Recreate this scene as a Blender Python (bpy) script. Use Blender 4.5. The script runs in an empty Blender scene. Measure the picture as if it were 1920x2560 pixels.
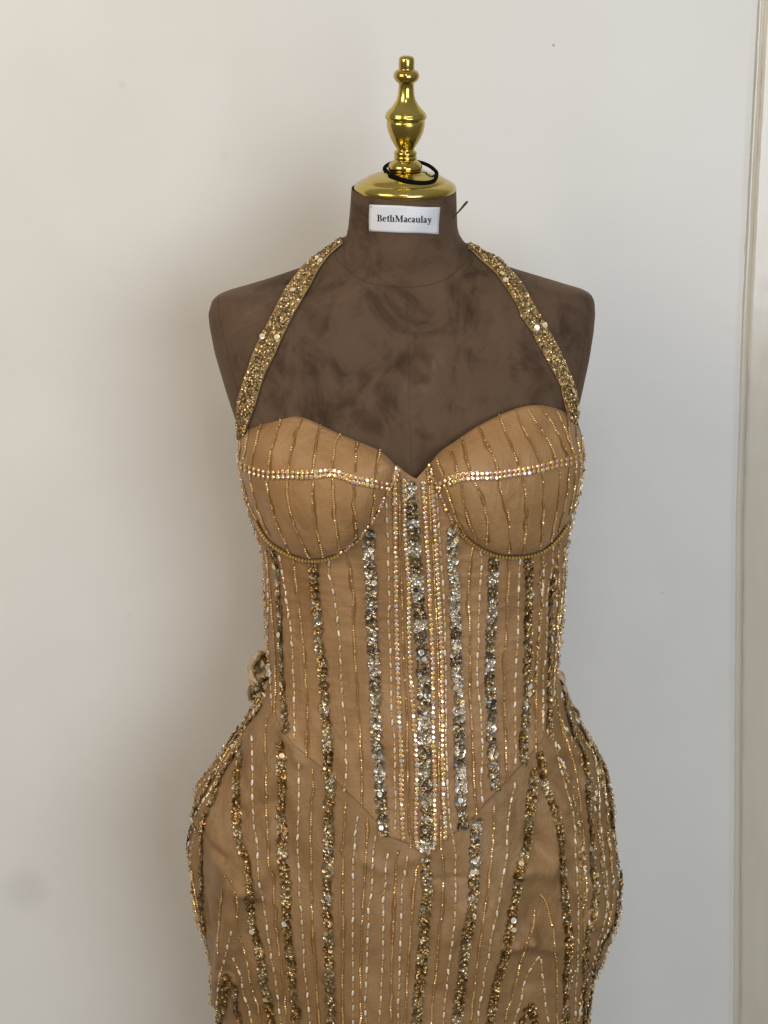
import bpy, bmesh, math, random
import numpy as np
from mathutils import Vector, Matrix, noise
from mathutils.bvhtree import BVHTree
random.seed(7); rng = np.random.default_rng(7)
sc = bpy.context.scene
COL = sc.collection
# ------------------------------------------------------------------ camera
W0, H0 = 1920, 2560
F = 5500.0; D = 2.2
PITCH = math.radians(8.2); SH = math.tan(math.radians(4.6))
CAM = Vector((0, -D, D*math.tan(math.radians(12.8))))
cd = bpy.data.cameras.new('camera'); cam = bpy.data.objects.new('camera', cd); COL.objects.link(cam)
cam.location = CAM; cam.rotation_euler = (math.pi/2-PITCH, 0, 0)
cd.sensor_fit = 'VERTICAL'; cd.sensor_height = 36; cd.lens = F/H0*36
cd.shift_y = -SH*F/H0; cd.clip_end = 50; cd.clip_start = .05
sc.camera = cam
sc.render.resolution_x, sc.render.resolution_y = 768, 1024
# ------------------------------------------------------------------ light
sc.view_settings.view_transform = 'Standard'; sc.view_settings.look = 'None'
sc.view_settings.exposure = 0; sc.view_settings.gamma = 1
w = bpy.data.worlds.new('World'); sc.world = w; w.use_nodes = True
nt = w.node_tree; bg = nt.nodes['Background']
tc = nt.nodes.new('ShaderNodeTexCoord'); sx = nt.nodes.new('ShaderNodeSeparateXYZ')
mr = nt.nodes.new('ShaderNodeMapRange'); mr.inputs[1].default_value = -.7; mr.inputs[2].default_value = .9
cr = nt.nodes.new('ShaderNodeValToRGB')
cr.color_ramp.elements[0].color = (.17, .145, .115, 1); cr.color_ramp.elements[1].color = (.44, .42, .39, 1)
nt.links.new(tc.outputs['Generated'], sx.inputs[0]); nt.links.new(sx.outputs[2], mr.inputs[0])
nt.links.new(mr.outputs[0], cr.inputs[0]); nt.links.new(cr.outputs[0], bg.inputs[0])
bg.inputs[1].default_value = .80

def area(name, loc, target, size, sy, power, color):
    l = bpy.data.lights.new(name, 'AREA'); l.shape = 'RECTANGLE'; l.size = size; l.size_y = sy
    l.energy = power; l.color = color
    o = bpy.data.objects.new(name, l); COL.objects.link(o); o.location = loc
    o.rotation_euler = (Vector(target)-Vector(loc)).to_track_quat('-Z', 'Y').to_euler()
    return o
area('window_light', (.85, -2.3, .38), (.1, .2, -.06), 1.2, 1.1, 31, (.86, .93, 1.0))
area('warm_fill_light', (-1.3, -1.3, .95), (-.5, .27, -.05), 1.0, .9, 18, (1.0, .84, .65))  # added warm fill for the left wall and glints, no lamp seen there
area('room_light', (-.1, -2.6, 1.9), (0, 0, .1), .5, .5, 8, (1.0, .93, .84))
# ------------------------------------------------------------------ helpers
def ray(px, py):
    d = Vector(((px-960)/F, math.cos(PITCH), -math.sin(PITCH))) + Vector((0, math.sin(PITCH), math.cos(PITCH)))*(-(py-1280)/F-SH)
    return d.normalized()
def unproj(px, py, y=0.0):
    d = ray(px, py); return CAM + d*((y-CAM.y)/d.y)
def proj(p):
    v = Vector(p)-CAM; fw = v.y*math.cos(PITCH)-v.z*math.sin(PITCH); up = v.y*math.sin(PITCH)+v.z*math.cos(PITCH)
    return (960+v.x/fw*F, 1280-(up/fw+SH)*F)
def zof(py): return unproj(960, py).z
PXM = (unproj(1060, 1280)-unproj(960, 1280)).x/100   # metres per source pixel

def newmat(name, color, rough=.5, metal=0.0, **kw):
    m = bpy.data.materials.new(name); m.use_nodes = True
    b = m.node_tree.nodes['Principled BSDF']
    b.inputs['Base Color'].default_value = (*color, 1); b.inputs['Roughness'].default_value = rough
    b.inputs['Metallic'].default_value = metal
    for k, v in kw.items():
        k = k.replace('_', ' ')
        b.inputs[k].default_value = v
    return m
def N(m, t, **inp):
    n = m.node_tree.nodes.new(t)
    for k, v in inp.items(): n.inputs[k.replace('_', ' ')].default_value = v
    return n
def L(m, a, b): m.node_tree.links.new(a, b)
def ramp(m, fac, stops):
    n = m.node_tree.nodes.new('ShaderNodeValToRGB'); e = n.color_ramp.elements
    while len(e) < len(stops): e.new(.5)
    for q, (p, c) in zip(e, stops): q.position = p; q.color = (*c, 1)
    L(m, fac, n.inputs[0]); return n
def coords(m, scale=(1, 1, 1), rot=(0, 0, 0)):
    t = m.node_tree.nodes.new('ShaderNodeTexCoord'); mp = m.node_tree.nodes.new('ShaderNodeMapping')
    mp.inputs['Scale'].default_value = scale; mp.inputs['Rotation'].default_value = rot
    L(m, t.outputs['Object'], mp.inputs[0]); return mp.outputs[0]
def bump(m, h, strength, dist=.001, prev=None):
    b = m.node_tree.nodes.new('ShaderNodeBump'); b.inputs['Strength'].default_value = strength; b.inputs['Distance'].default_value = dist
    L(m, h, b.inputs['Height'])
    if prev: L(m, prev.outputs[0], b.inputs['Normal'])
    L(m, b.outputs[0], m.node_tree.nodes['Principled BSDF'].inputs['Normal']); return b
def P(m): return m.node_tree.nodes['Principled BSDF']

# ---- materials
M_wall = newmat('wall_paint', (.76, .745, .70), .42, Specular_IOR_Level=.35)
co = coords(M_wall)
n1 = N(M_wall, 'ShaderNodeTexNoise', Scale=230.0, Detail=3.0); L(M_wall, co, n1.inputs[0])
n2 = N(M_wall, 'ShaderNodeTexNoise', Scale=5.0, Detail=5.0, Roughness=.6); L(M_wall, co, n2.inputs[0])
r2 = ramp(M_wall, n2.outputs[0], [(.3, (.725, .718, .695)), (.55, (.75, .744, .722)), (.75, (.765, .76, .74))])
# faint dirt smudge low on the left, and a few scuffs
def blob(m, co, c, r, soft):
    vd = m.node_tree.nodes.new('ShaderNodeVectorMath'); vd.operation = 'DISTANCE'; vd.inputs[1].default_value = c
    L(m, co, vd.inputs[0]); q = m.node_tree.nodes.new('ShaderNodeMapRange'); q.interpolation_type = 'SMOOTHSTEP'
    q.inputs[1].default_value = r; q.inputs[2].default_value = soft; q.inputs[3].default_value = 1; q.inputs[4].default_value = 0
    L(m, vd.outputs['Value'], q.inputs[0]); return q.outputs[0]
WY = .27
prevc = r2.outputs[0]
def addblob(px, py, r, k, col):
    global prevc
    c = unproj(px, py, WY); f = blob(M_wall, co, c, r*.2, r)
    mm = N(M_wall, 'ShaderNodeMath'); mm.operation = 'MULTIPLY'; mm.inputs[1].default_value = k; L(M_wall, f, mm.inputs[0])
    mx = M_wall.node_tree.nodes.new('ShaderNodeMix'); mx.data_type = 'RGBA'
    L(M_wall, mm.outputs[0], mx.inputs[0]); L(M_wall, prevc, mx.inputs[6]); mx.inputs[7].default_value = (*col, 1); prevc = mx.outputs[2]
addblob(65, 2225, .038, .26, (.45, .44, .42))
addblob(1384, 113, .0022, .8, (.25, .24, .22)); addblob(304, 212, .007, .14, (.45, .43, .4)); addblob(560, 392, .009, .14, (.55, .53, .5))
addblob(1655, 1482, .0016, .8, (.6, .5, .4)); addblob(325, 1535, .004, .15, (.5, .47, .43)); addblob(1560, 420, .004, .1, (.5, .48, .45)); addblob(150, 880, .006, .08, (.5, .48, .43))
vo = N(M_wall, 'ShaderNodeTexNoise', Scale=14.0, Detail=8.0, Roughness=.75); L(M_wall, coords(M_wall, (1, 1, 2.4), (0, .5, 0)), vo.inputs[0])
rv = ramp(M_wall, vo.outputs[0], [(.66, (0, 0, 0)), (.74, (.22, .22, .22))])
mx = M_wall.node_tree.nodes.new('ShaderNodeMix'); mx.data_type = 'RGBA'; mx.inputs[7].default_value = (.60, .575, .53, 1)
L(M_wall, rv.outputs[0], mx.inputs[0]); L(M_wall, prevc, mx.inputs[6]); L(M_wall, mx.outputs[2], P(M_wall).inputs['Base Color'])
b1 = bump(M_wall, n1.outputs[0], .16, .0006)
n3 = N(M_wall, 'ShaderNodeTexNoise', Scale=24.0, Detail=3.0); L(M_wall, co, n3.inputs[0]); bump(M_wall, n3.outputs[0], .3, .0016, b1)
rr = ramp(M_wall, n2.outputs[0], [(.3, (.36,)*3), (.7, (.52,)*3)]); L(M_wall, rr.outputs[0], P(M_wall).inputs['Roughness'])

M_trim = newmat('trim_paint', (.60, .55, .46), .2, Specular_IOR_Level=.6)
n1 = N(M_trim, 'ShaderNodeTexNoise', Scale=20.0, Detail=4.0); L(M_trim, coords(M_trim, (3, 1, .5)), n1.inputs[0])
r = ramp(M_trim, n1.outputs[0], [(.3, (.60, .55, .465)), (.7, (.64, .59, .505))]); L(M_trim, r.outputs[0], P(M_trim).inputs['Base Color'])
bump(M_trim, n1.outputs[0], .5, .0012)

M_velvet = newmat('brown_velvet', (.14, .095, .066), .85, Sheen_Weight=.2, Sheen_Roughness=.4, Specular_IOR_Level=.15)
P(M_velvet).inputs['Sheen Tint'].default_value = (.8, .62, .5, 1)
n1 = N(M_velvet, 'ShaderNodeTexNoise', Scale=19.0, Detail=5.0, Roughness=.66, Distortion=.9); L(M_velvet, coords(M_velvet, (1, 1, .8), (0, .4, 0)), n1.inputs[0])
n2 = N(M_velvet, 'ShaderNodeTexNoise', Scale=30.0, Detail=4.0, Roughness=.55, Distortion=.5); L(M_velvet, coords(M_velvet, (1, 1, .7)), n2.inputs[0])
r1 = ramp(M_velvet, n1.outputs[0], [(.34, (.058, .034, .022)), (.48, (.102, .064, .041)), (.62, (.116, .073, .047)), (.78, (.150, .099, .067))])
r2 = ramp(M_velvet, n2.outputs[0], [(.30, (.60, .56, .53)), (.46, (1, 1, 1)), (.68, (1, 1, 1)), (.76, (1.12, 1.12, 1.12))])
mx = M_velvet.node_tree.nodes.new('ShaderNodeMix'); mx.data_type = 'RGBA'; mx.blend_type = 'MULTIPLY'; mx.inputs[0].default_value = 1
L(M_velvet, r1.outputs[0], mx.inputs[6]); L(M_velvet, r2.outputs[0], mx.inputs[7]); L(M_velvet, mx.outputs[2], P(M_velvet).inputs['Base Color'])
n3 = N(M_velvet, 'ShaderNodeTexNoise', Scale=900.0); L(M_velvet, coords(M_velvet), n3.inputs[0]); b = bump(M_velvet, n3.outputs[0], .25, .0004)
bump(M_velvet, n2.outputs[0], .25, .001, b)
M_seam = newmat('seam_thread', (.05, .034, .024), .9)

M_brass = newmat('polished_brass', (.60, .42, .07), .14, 1.0)
n1 = N(M_brass, 'ShaderNodeTexNoise', Scale=30.0, Detail=6.0); L(M_brass, coords(M_brass), n1.inputs[0])
r = ramp(M_brass, n1.outputs[0], [(.3, (.10,)*3), (.7, (.24,)*3)]); L(M_brass, r.outputs[0], P(M_brass).inputs['Roughness'])
r = ramp(M_brass, n1.outputs[0], [(.3, (.50, .38, .09)), (.7, (.62, .48, .13))]); L(M_brass, r.outputs[0], P(M_brass).inputs['Base Color'])
M_black = newmat('black_elastic', (.004, .004, .004), .95, Specular_IOR_Level=.1)
M_pinw = newmat('dark_needle', (.07, .045, .03), .5)
M_tag = newmat('white_satin_tag', (.70, .72, .78), .5, Sheen_Weight=.2)
n1 = N(M_tag, 'ShaderNodeTexNoise', Scale=1400.0); L(M_tag, coords(M_tag, (1, 1, 3)), n1.inputs[0]); bump(M_tag, n1.outputs[0], .2, .0003)
M_ink = newmat('black_print', (.006, .006, .006), .7)
M_steel = newmat('steel_pin', (.75, .75, .75), .2, 1.0)

def fabric(name, c1, c2, wr):
    m = newmat(name, c1, .50, Sheen_Weight=.15, Sheen_Roughness=.35, Specular_IOR_Level=.3)
    P(m).inputs['Sheen Tint'].default_value = (1, .85, .65, 1)
    n1 = N(m, 'ShaderNodeTexNoise', Scale=22.0, Detail=4.0, Distortion=.8); L(m, coords(m, (1, 1, .5)), n1.inputs[0])
    r = ramp(m, n1.outputs[0], [(.3, c2), (.65, c1)]); L(m, r.outputs[0], P(m).inputs['Base Color'])
    n2 = N(m, 'ShaderNodeTexNoise', Scale=1.0, Detail=3.0, Distortion=.5); L(m, coords(m, wr), n2.inputs[0])
    b = bump(m, n2.outputs[0], .5, .0024)
    n5 = N(m, 'ShaderNodeTexNoise', Scale=1.0, Detail=2.0, Distortion=.3); L(m, coords(m, (95, 95, 9)), n5.inputs[0]); b = bump(m, n5.outputs[0], .5, .003, b)
    n3 = N(m, 'ShaderNodeTexNoise', Scale=1600.0); L(m, coords(m), n3.inputs[0]); b = bump(m, n3.outputs[0], .2, .0003, b)
    n4 = N(m, 'ShaderNodeTexNoise', Scale=34.0, Detail=2.0, Distortion=1.5); L(m, coords(m, (1, 1, .6), (0, .6, 0)), n4.inputs[0]); b = bump(m, n4.outputs[0], .55, .004, b)
    n6 = N(m, 'ShaderNodeTexNoise', Scale=26.0, Detail=1.5, Distortion=2.5); L(m, coords(m, (1.6, 1, .8), (0, .5, 0)), n6.inputs[0])
    r6 = ramp(m, n6.outputs[0], [(.46, (0, 0, 0)), (.5, (1, 1, 1)), (.54, (0, 0, 0))]); bump(m, r6.outputs[0], .22, .0012, b)
    return m
M_bod = fabric('bodice_satin', (.34, .197, .090), (.252, .135, .055), (20, 20, 120))
M_cup = fabric('cup_satin', (.39, .225, .100), (.305, .165, .066), (30, 30, 30))
M_skirt = fabric('skirt_satin', (.292, .173, .079), (.213, .120, .049), (40, 40, 60))
M_tie = fabric('tie_satin', (.56, .43, .27), (.46, .33, .19), (60, 60, 60))
M_strapf = fabric('strap_satin', (.36, .23, .09), (.28, .17, .06), (60, 60, 60))
M_back = newmat('ochre_thread_shade', (.20, .095, .026), .6)  # thread bleed and the shade beside the beads, both put into this ochre
M_back2 = newmat('net_backing', (.15, .095, .04), .7)
M_bead = newmat('gold_bead', (.95, .65, .27), .3, .55, Coat_Weight=.8)
M_bead2 = newmat('amber_bead', (.46, .28, .09), .3, .4, Coat_Weight=.6)
M_pearl = newmat('ivory_pearl', (.80, .70, .54), .2, 0, Coat_Weight=.8, Coat_Roughness=.08)
M_setting = newmat('brass_setting', (.80, .56, .20), .22, .85)
def tinted(name, rough, metal, coat=0.0):
    m = newmat(name, (.8, .8, .8), rough, metal, Coat_Weight=coat, Coat_Roughness=.05)
    a = m.node_tree.nodes.new('ShaderNodeAttribute'); a.attribute_name = 'tint'; L(m, a.outputs['Color'], P(m).inputs['Base Color']); return m
M_seq = tinted('sequin_foil', .24, .62, .3)
STONE = [(1.0, .64, .38), (1.0, .60, .46), (1.0, .78, .28), (.90, .68, .66), (.86, .86, .62), (1.0, .90, .74), (1.0, .70, .38), (.82, .82, .88)]
M_stone = [newmat('crystal_tint', c, .10, .72, Coat_Weight=1.0, Coat_Roughness=.02) for c in STONE]

# ---- objects
def addmesh(name, verts, faces, mats, parent=None, smooth=True, fmat=None, tint=None):
    me = bpy.data.meshes.new(name); me.from_pydata([tuple(v) for v in verts], [], [tuple(f) for f in faces])
    for m in (mats if isinstance(mats, (list, tuple)) else [mats]): me.materials.append(m)
    if smooth: me.polygons.foreach_set('use_smooth', [True]*len(me.polygons))
    if fmat is not None: me.polygons.foreach_set('material_index', list(fmat))
    if tint is not None:
        a = me.color_attributes.new('tint', 'FLOAT_COLOR', 'POINT'); t = np.ones((len(verts), 4), np.float32); t[:, :3] = tint
        a.data.foreach_set('color', t.ravel())
    me.update()
    o = bpy.data.objects.new(name, me); COL.objects.link(o); setp(o, parent); return o
ROOTM = {}
def setp(o, parent):
    if parent is None: return
    o.parent = parent
    if parent.type == 'EMPTY': o.matrix_parent_inverse = Matrix.Translation(-parent.location)
def root(name, loc, label, cat):
    o = bpy.data.objects.new(name, None); COL.objects.link(o); o.location = loc; o.empty_display_size = .05
    o['label'] = label; o['category'] = cat; return o
def tag(o, label, cat): o['label'] = label; o['category'] = cat; return o
def bvh_of(*objs):
    V = []; Fc = []
    for o in objs:
        k = len(V); V += [v.co.copy() for v in o.data.vertices]; Fc += [[k+i for i in p.vertices] for p in o.data.polygons]
    return BVHTree.FromPolygons(V, Fc)
def cast(b, px, py, lift=0.0):
    d = ray(px, py); loc, nor, i, dist = b.ray_cast(CAM, d)
    if loc is None:
        q = unproj(px, py, 0.0); loc, nor, i, dist = b.find_nearest(q)
        s = (q-loc)
        if s.length > .004: s = s.normalized()*.004
        loc = loc + s*.7
    if nor.dot(d) > 0: nor = -nor
    return loc+nor*lift, nor
def resample(pts, step=None, n=None):
    p = np.array(pts, float); s = np.r_[0, np.cumsum(np.hypot(*np.diff(p, axis=0).T))]
    if n is None: n = max(2, int(round(s[-1]/step))+1)
    t = np.linspace(0, s[-1], n)
    # catmull-like smoothing through cubic of moving average
    q = np.c_[np.interp(t, s, p[:, 0]), np.interp(t, s, p[:, 1])]
    return q
def smooth_line(pts, step):
    q = resample(pts, step=3.0)
    k = 13
    if len(q) > 2*k:
        pad = np.vstack([2*q[0]-q[k:0:-1], q, 2*q[-1]-q[-2:-k-2:-1]])
        ker = np.hanning(2*k+1); ker /= ker.sum()
        q = np.c_[np.convolve(pad[:, 0], ker, 'valid'), np.convolve(pad[:, 1], ker, 'valid')]
    return resample(q, step=step)
def table(rows, sm=10):
    """rows: (py, value) -> smooth function of world z"""
    y = np.array([r[0] for r in rows], float); v = np.array([r[1] for r in rows], float)
    yy = np.arange(y[0], y[-1]+1, 3.0); vv = np.interp(yy, y, v)
    ker = np.hanning(2*sm+1); ker /= ker.sum()
    pad = np.r_[[vv[0]]*sm, vv, [vv[-1]]*sm]; vv = np.convolve(pad, ker, 'valid')
    zz = np.array([zof(q) for q in yy])[::-1]; vv = vv[::-1]
    return lambda z: float(np.interp(z, zz, vv))
def xt(rows, sm=10):   # pixel x table -> world x
    y = [r[0] for r in rows]
    return table([(r[0], unproj(r[1], r[0]).x) for r in rows], sm)
class Shell:
    def __init__(s, left, right, bf, bb, yc, n, sm=8):
        s.L = xt(left, sm); s.R = xt(right, sm); s.bf = table(bf, 14); s.bb = table(bb, 14); s.yc = table(yc, 14); s.n = table(n, 14)
    def t(s, x, z):
        l, r = s.L(z), s.R(z); return max(-1, min(1, (x-(l+r)/2)/((r-l)/2)))
    def y(s, x, z, front=True):
        t = abs(s.t(x, z)); n = s.n(z); k = max(0, 1-t**n)**(1/n)
        return s.yc(z) - s.bf(z)*k if front else s.yc(z)+s.bb(z)*k
    def pt(s, th, z):
        l, r = s.L(z), s.R(z); x = (l+r)/2 - math.cos(th)*(r-l)/2     # th 0..pi front from left to right
        return Vector((x, s.y(x, z, math.sin(th) >= 0), z))
    def mesh(s, zs, nth, f=None):
        V = []; Fc = []
        for z in zs:
            for k in range(nth):
                p = s.pt(2*math.pi*k/nth, z); V.append(f(p, 2*math.pi*k/nth) if f else p)
        for i in range(len(zs)-1):
            for k in range(nth):
                a = i*nth+k; b = i*nth+(k+1) % nth; Fc.append((a, b, b+nth, a+nth))
        return V, Fc
def face_out(o, ref=None):
    p = min(o.data.polygons, key=lambda q: (q.center-(ref or unproj(1010, 1400, -.12))).length)
    if p.normal.dot(CAM-p.center) < 0: o.data.flip_normals()
def tube(pts, r, sides=6, closed=False):
    V = []; Fc = []; n = len(pts)
    for i, p in enumerate(pts):
        a = pts[(i-1) % n] if (closed or i > 0) else pts[i]; b = pts[(i+1) % n] if (closed or i < n-1) else pts[i]
        t = (Vector(b)-Vector(a)).normalized(); u = t.orthogonal().normalized() if i == 0 else (pu - t*pu.dot(t)).normalized(); pu = u
        w_ = t.cross(u); rr = r(i/(n-1)) if callable(r) else r
        for k in range(sides):
            th = 2*math.pi*k/sides; V.append(Vector(p)+(u*math.cos(th)+w_*math.sin(th))*rr)
    for i in range(n if closed else n-1):
        j = (i+1) % n
        for k in range(sides): Fc.append((i*sides+k, i*sides+(k+1) % sides, j*sides+(k+1) % sides, j*sides+k))
    if not closed: Fc.append(tuple(range(sides))[::-1]); Fc.append(tuple((n-1)*sides+k for k in range(sides)))
    return V, Fc

# ================================================================== the setting
edge = [(-400, 1910), (0, 1893), (400, 1872), (800, 1853), (1300, 1838), (2060, 1834), (2560, 1832), (3000, 1830)]
ez = [(unproj(x, y, WY).z, unproj(x, y, WY).x) for y, x in edge][::-1]
def ex(z): return float(np.interp(z, [e[0] for e in ez], [e[1] for e in ez]))
V = []; Fc = []; zs = np.linspace(-1.1, .95, 120)
us = [-1.6, -.6, -.2] + list(1-(1-np.linspace(0, 1, 40))**2.2)
for z in zs:
    e = ex(z)+.0007*noise.noise((0, 0, z*60))
    for k, u in enumerate(us):
        if k < 3: x, y = u, WY
        else:
            x = -.1+(e+.1)*u; dd = e-x
            y = WY - .0016*math.exp(-(dd/.0035)**2)
        V.append((x, y, z))
nu = len(us)
for i in range(len(zs)-1):
    for k in range(nu-1): a = i*nu+k; Fc.append((a, a+1, a+nu+1, a+nu))
wall = addmesh('wall', V, Fc, M_wall); wall['kind'] = 'structure'
# door frame: stepped painted trim right of the wall edge
prof = [(0.0, .0026), (.0012, .0018), (.0025, .0028), (.0055, .0030), (.0080, .0020), (.0095, .0004), (.0110, -.0006), (.0135, -.0008), (.018, -.0004), (.03, -.0003), (.30, -.0003)]
door = root('door_frame', (ex(0)+.02, WY, -1.0), 'glossy beige painted door frame with a grooved edge right of the white wall', 'door frame')
def trim(name, pr, back):
    V = []; Fc = []; n = len(pr)
    for z in np.linspace(-1.1, .95, 260):
        e = ex(z)
        for q, (dx, dy) in enumerate(pr):
            wob = .0007*noise.noise((q*3.1, z*45, 1.7))*(1 if q < len(pr)-1 else 0)
            V.append((e+dx+wob, WY+dy+wob*.6, z))
    for i in range(259):
        for k in range(n-1): a = i*n+k; Fc.append((a, a+1, a+n+1, a+n))
    o = addmesh(name, V, Fc, M_trim, door)
    return o
trim('groove_moulding', prof[:6], 0); trim('frame_board', prof[5:], 0)
# caulk bead along the joint
V, Fc = tube([(ex(z)+.0009+.0006*noise.noise((5, z*80, 0)), WY+.0022, z) for z in np.linspace(-1.1, .95, 300)], lambda t: .0014+.0007*noise.noise((9, t*160, 0)), 6)
addmesh('caulk_bead', V, Fc, M_trim, door)

# ================================================================== dress form
TL = [(455, 881), (473, 880), (520, 876), (565, 871), (590, 866), (600, 860), (615, 845), (635, 812), (665, 765), (698, 668), (715, 615), (728, 570), (738, 545), (752, 530), (783, 521), (816, 524), (881, 537), (972, 564), (1076, 598), (1150, 620), (1300, 665), (1400, 690), (1500, 700), (1650, 705), (1700, 700), (1800, 640), (1950, 580), (2100, 580), (2300, 620), (2700, 650)]
TR = [(455, 1138), (473, 1139), (520, 1141), (565, 1143), (590, 1149), (600, 1156), (615, 1172), (635, 1208), (665, 1263), (698, 1371), (715, 1425), (726, 1462), (738, 1480), (752, 1486), (783, 1488), (830, 1484), (897, 1473), (975, 1456), (1046, 1439), (1150, 1425), (1300, 1395), (1400, 1380), (1500, 1370), (1650, 1365), (1700, 1375), (1800, 1410), (1950, 1440), (2100, 1450), (2300, 1400), (2700, 1380)]
bfT = [(455, .052), (590, .054), (620, .058), (680, .062), (735, .066), (850, .080), (950, .090), (1050, .099), (1200, .103), (1350, .093), (1500, .086), (1650, .083), (1800, .085), (2000, .092), (2700, .090)]
bbT = [(455, .052), (590, .056), (680, .060), (735, .070), (900, .085), (1100, .085), (1500, .075), (1800, .1), (2700, .11)]
ycT = [(455, -.016), (590, -.002), (680, .004), (800, .004), (2700, .004)]
nT = [(455, 2.0), (590, 2.0), (625, 1.6), (650, 1.4), (680, 1.4), (705, 1.7), (740, 2.6), (900, 2.5), (1100, 2.3), (1500, 2.2), (2700, 2.1)]
body = Shell(TL, TR, bfT, bbT, ycT, nT, 3)
Z = [zof(p) for p in list(np.arange(480, 800, 5))+list(np.arange(800, 2680, 14))]
def hollow(p, th):
    if p.z > zof(560): p = p+Vector((0, 0, (p.y+.062)*math.tan(math.radians(6))*min(1, (p.z-zof(560))/.03)))
    if p.y < 0:   # shallow hollow of the breastbone
        hx = (p.x-.012)/.05; hz = (p.z-zof(1090))/.09
        p = p+Vector((0, .008*math.exp(-hx*hx-hz*hz), 0))
    return p
V, Fc = body.mesh(Z, 128, hollow)
form = root('dress_form', (.012, 0, -.72), 'brown velvet dress form with a brass neck cap and finial, wearing the beaded gown', 'dress form')
full = addmesh('torso', V, Fc, M_velvet, None)
bT = bvh_of(full)
f0, _ = cast(bT, 1015, 717); f1, _ = cast(bT, 839, 634); f2, _ = cast(bT, 1170, 646)
pn = (f1-f0).cross(f2-f0).normalized()
if pn.z < 0: pn = -pn
def split(o, name, keep_up):
    bm = bmesh.new(); bm.from_mesh(o.data)
    bmesh.ops.bisect_plane(bm, geom=bm.verts[:]+bm.edges[:]+bm.faces[:], plane_co=f0, plane_no=pn, clear_outer=not keep_up, clear_inner=keep_up)
    if not keep_up:   # close the bottom
        pass
    me = bpy.data.meshes.new(name); bm.to_mesh(me); bm.free(); me.materials.append(M_velvet)
    q = bpy.data.objects.new(name, me); COL.objects.link(q); setp(q, form); return q
face_out(full); neck = split(full, 'neck', True); torso = split(full, 'torso', False)
bpy.data.objects.remove(full); torso.name = 'torso'
# neck seam: ring where the plane cuts
loop = []
for k in range(96):
    th = 2*math.pi*k/96
    lo, hi = zof(760), zof(560)
    for _ in range(18):
        mid = (lo+hi)/2; p = body.pt(th, mid)
        if (p-f0).dot(pn) > 0: hi = mid
        else: lo = mid
    loop.append(hollow(body.pt(th, mid), th))
V, Fc = tube(loop, .0004, 5, True); addmesh('seam', V, Fc, M_seam, torso)
def seamline(pts, r=.0004):
    q = [cast(bT, x, y, .0)[0] for x, y in smooth_line(pts, 8)]
    V, Fc = tube(q, r, 5); addmesh('seam', V, Fc, M_seam, torso)
seamline([(1017, 720), (1020, 850), (1023, 1000), (1030, 1190)], .00018)
seamline([(1300, 860), (1325, 900), (1345, 950), (1372, 990)], .00018)
for s in (0, 1):      # armhole plate seams
    pts = [(547, 742), (546, 775), (556, 830), (570, 885), (588, 950), (602, 1010)] if s == 0 else [(1466, 735), (1470, 780), (1463, 840), (1455, 900), (1442, 970), (1425, 1040)]
    seamline(pts, .0003)
# brass cap and finial (lathe), leaning forward with the neck
ax_c = 1012.5
TIL = math.radians(6)
zc = zof(474)
def lathe(name, prof, segs, mat, parent, base, tilt, roll, sharp=False):
    V = []; Fc = []
    for (r_, h) in prof:
        for k in range(segs):
            a = 2*math.pi*k/segs; V.append(Vector((r_*math.cos(a), r_*math.sin(a), h)))
    n = len(prof)
    for i in range(n-1):
        for k in range(segs): a = i*segs+k; b = i*segs+(k+1) % segs; Fc.append((a, b, b+segs, a+segs))
    Fc.append(tuple(range(segs))[::-1]); Fc.append(tuple((n-1)*segs+k for k in range(segs)))
    Mx = Matrix.Translation(base) @ Matrix.Rotation(roll, 4, 'Y') @ Matrix.Rotation(tilt, 4, 'X')
    return addmesh(name, [Mx @ v for v in V], Fc, mat, parent)
K = PXM*.975/3.352     # metres per pixel of the enlarged neck view
base = unproj(ax_c, 470); base.y = -.018; base = unproj(ax_c, 470, -.018)
def pf(lst, y0=1240):     # (view row, radius) -> (r, h)
    return [(max(r_, .5)*K, (y0-yy)*K) for yy, r_ in lst]
capp = pf([(1330, 330), (1275, 395), (1266, 415), (1256, 424), (1240, 427), (1226, 424), (1208, 412), (1190, 384), (1180, 362), (1178, 354), (1183, 349), (1184, 344), (1178, 340), (1164, 334), (1150, 315), (1130, 268), (1118, 225), (1112, 195), (1108, 190), (1100, 180), (1096, 100), (1096, 20)])
capo = lathe('neck_cap', capp, 96, M_brass, form, base, TIL, .003)
finp = pf([(1098, 10), (1098, 118), (1094, 130), (1084, 139), (1068, 142), (1052, 140), (1035, 132), (1018, 113), (1008, 100), (1003, 90), (998, 88), (994, 92), (988, 95), (976, 95), (970, 91), (966, 86), (962, 91), (955, 95), (940, 95), (930, 90), (924, 78), (915, 72), (900, 78), (870, 97), (835, 118), (800, 134), (760, 149), (720, 157), (690, 160), (678, 158), (674, 154), (669, 158), (662, 165), (650, 172), (640, 173), (630, 172), (624, 166), (618, 166), (610, 163), (595, 150), (570, 126), (545, 106), (520, 90), (490, 76), (455, 68), (410, 64), (368, 63), (362, 66), (356, 73), (345, 88), (330, 100), (312, 106), (296, 107), (280, 103), (266, 94), (256, 80), (250, 67), (246, 64), (240, 65), (190, 65), (165, 64), (150, 58), (142, 48), (137, 32), (134, 5)])
fin = lathe('finial', finp, 64, M_brass, form, base, TIL, .010)
bcap = bvh_of(capo); bfin = bvh_of(fin, capo); bneck = bvh_of(neck)
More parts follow.
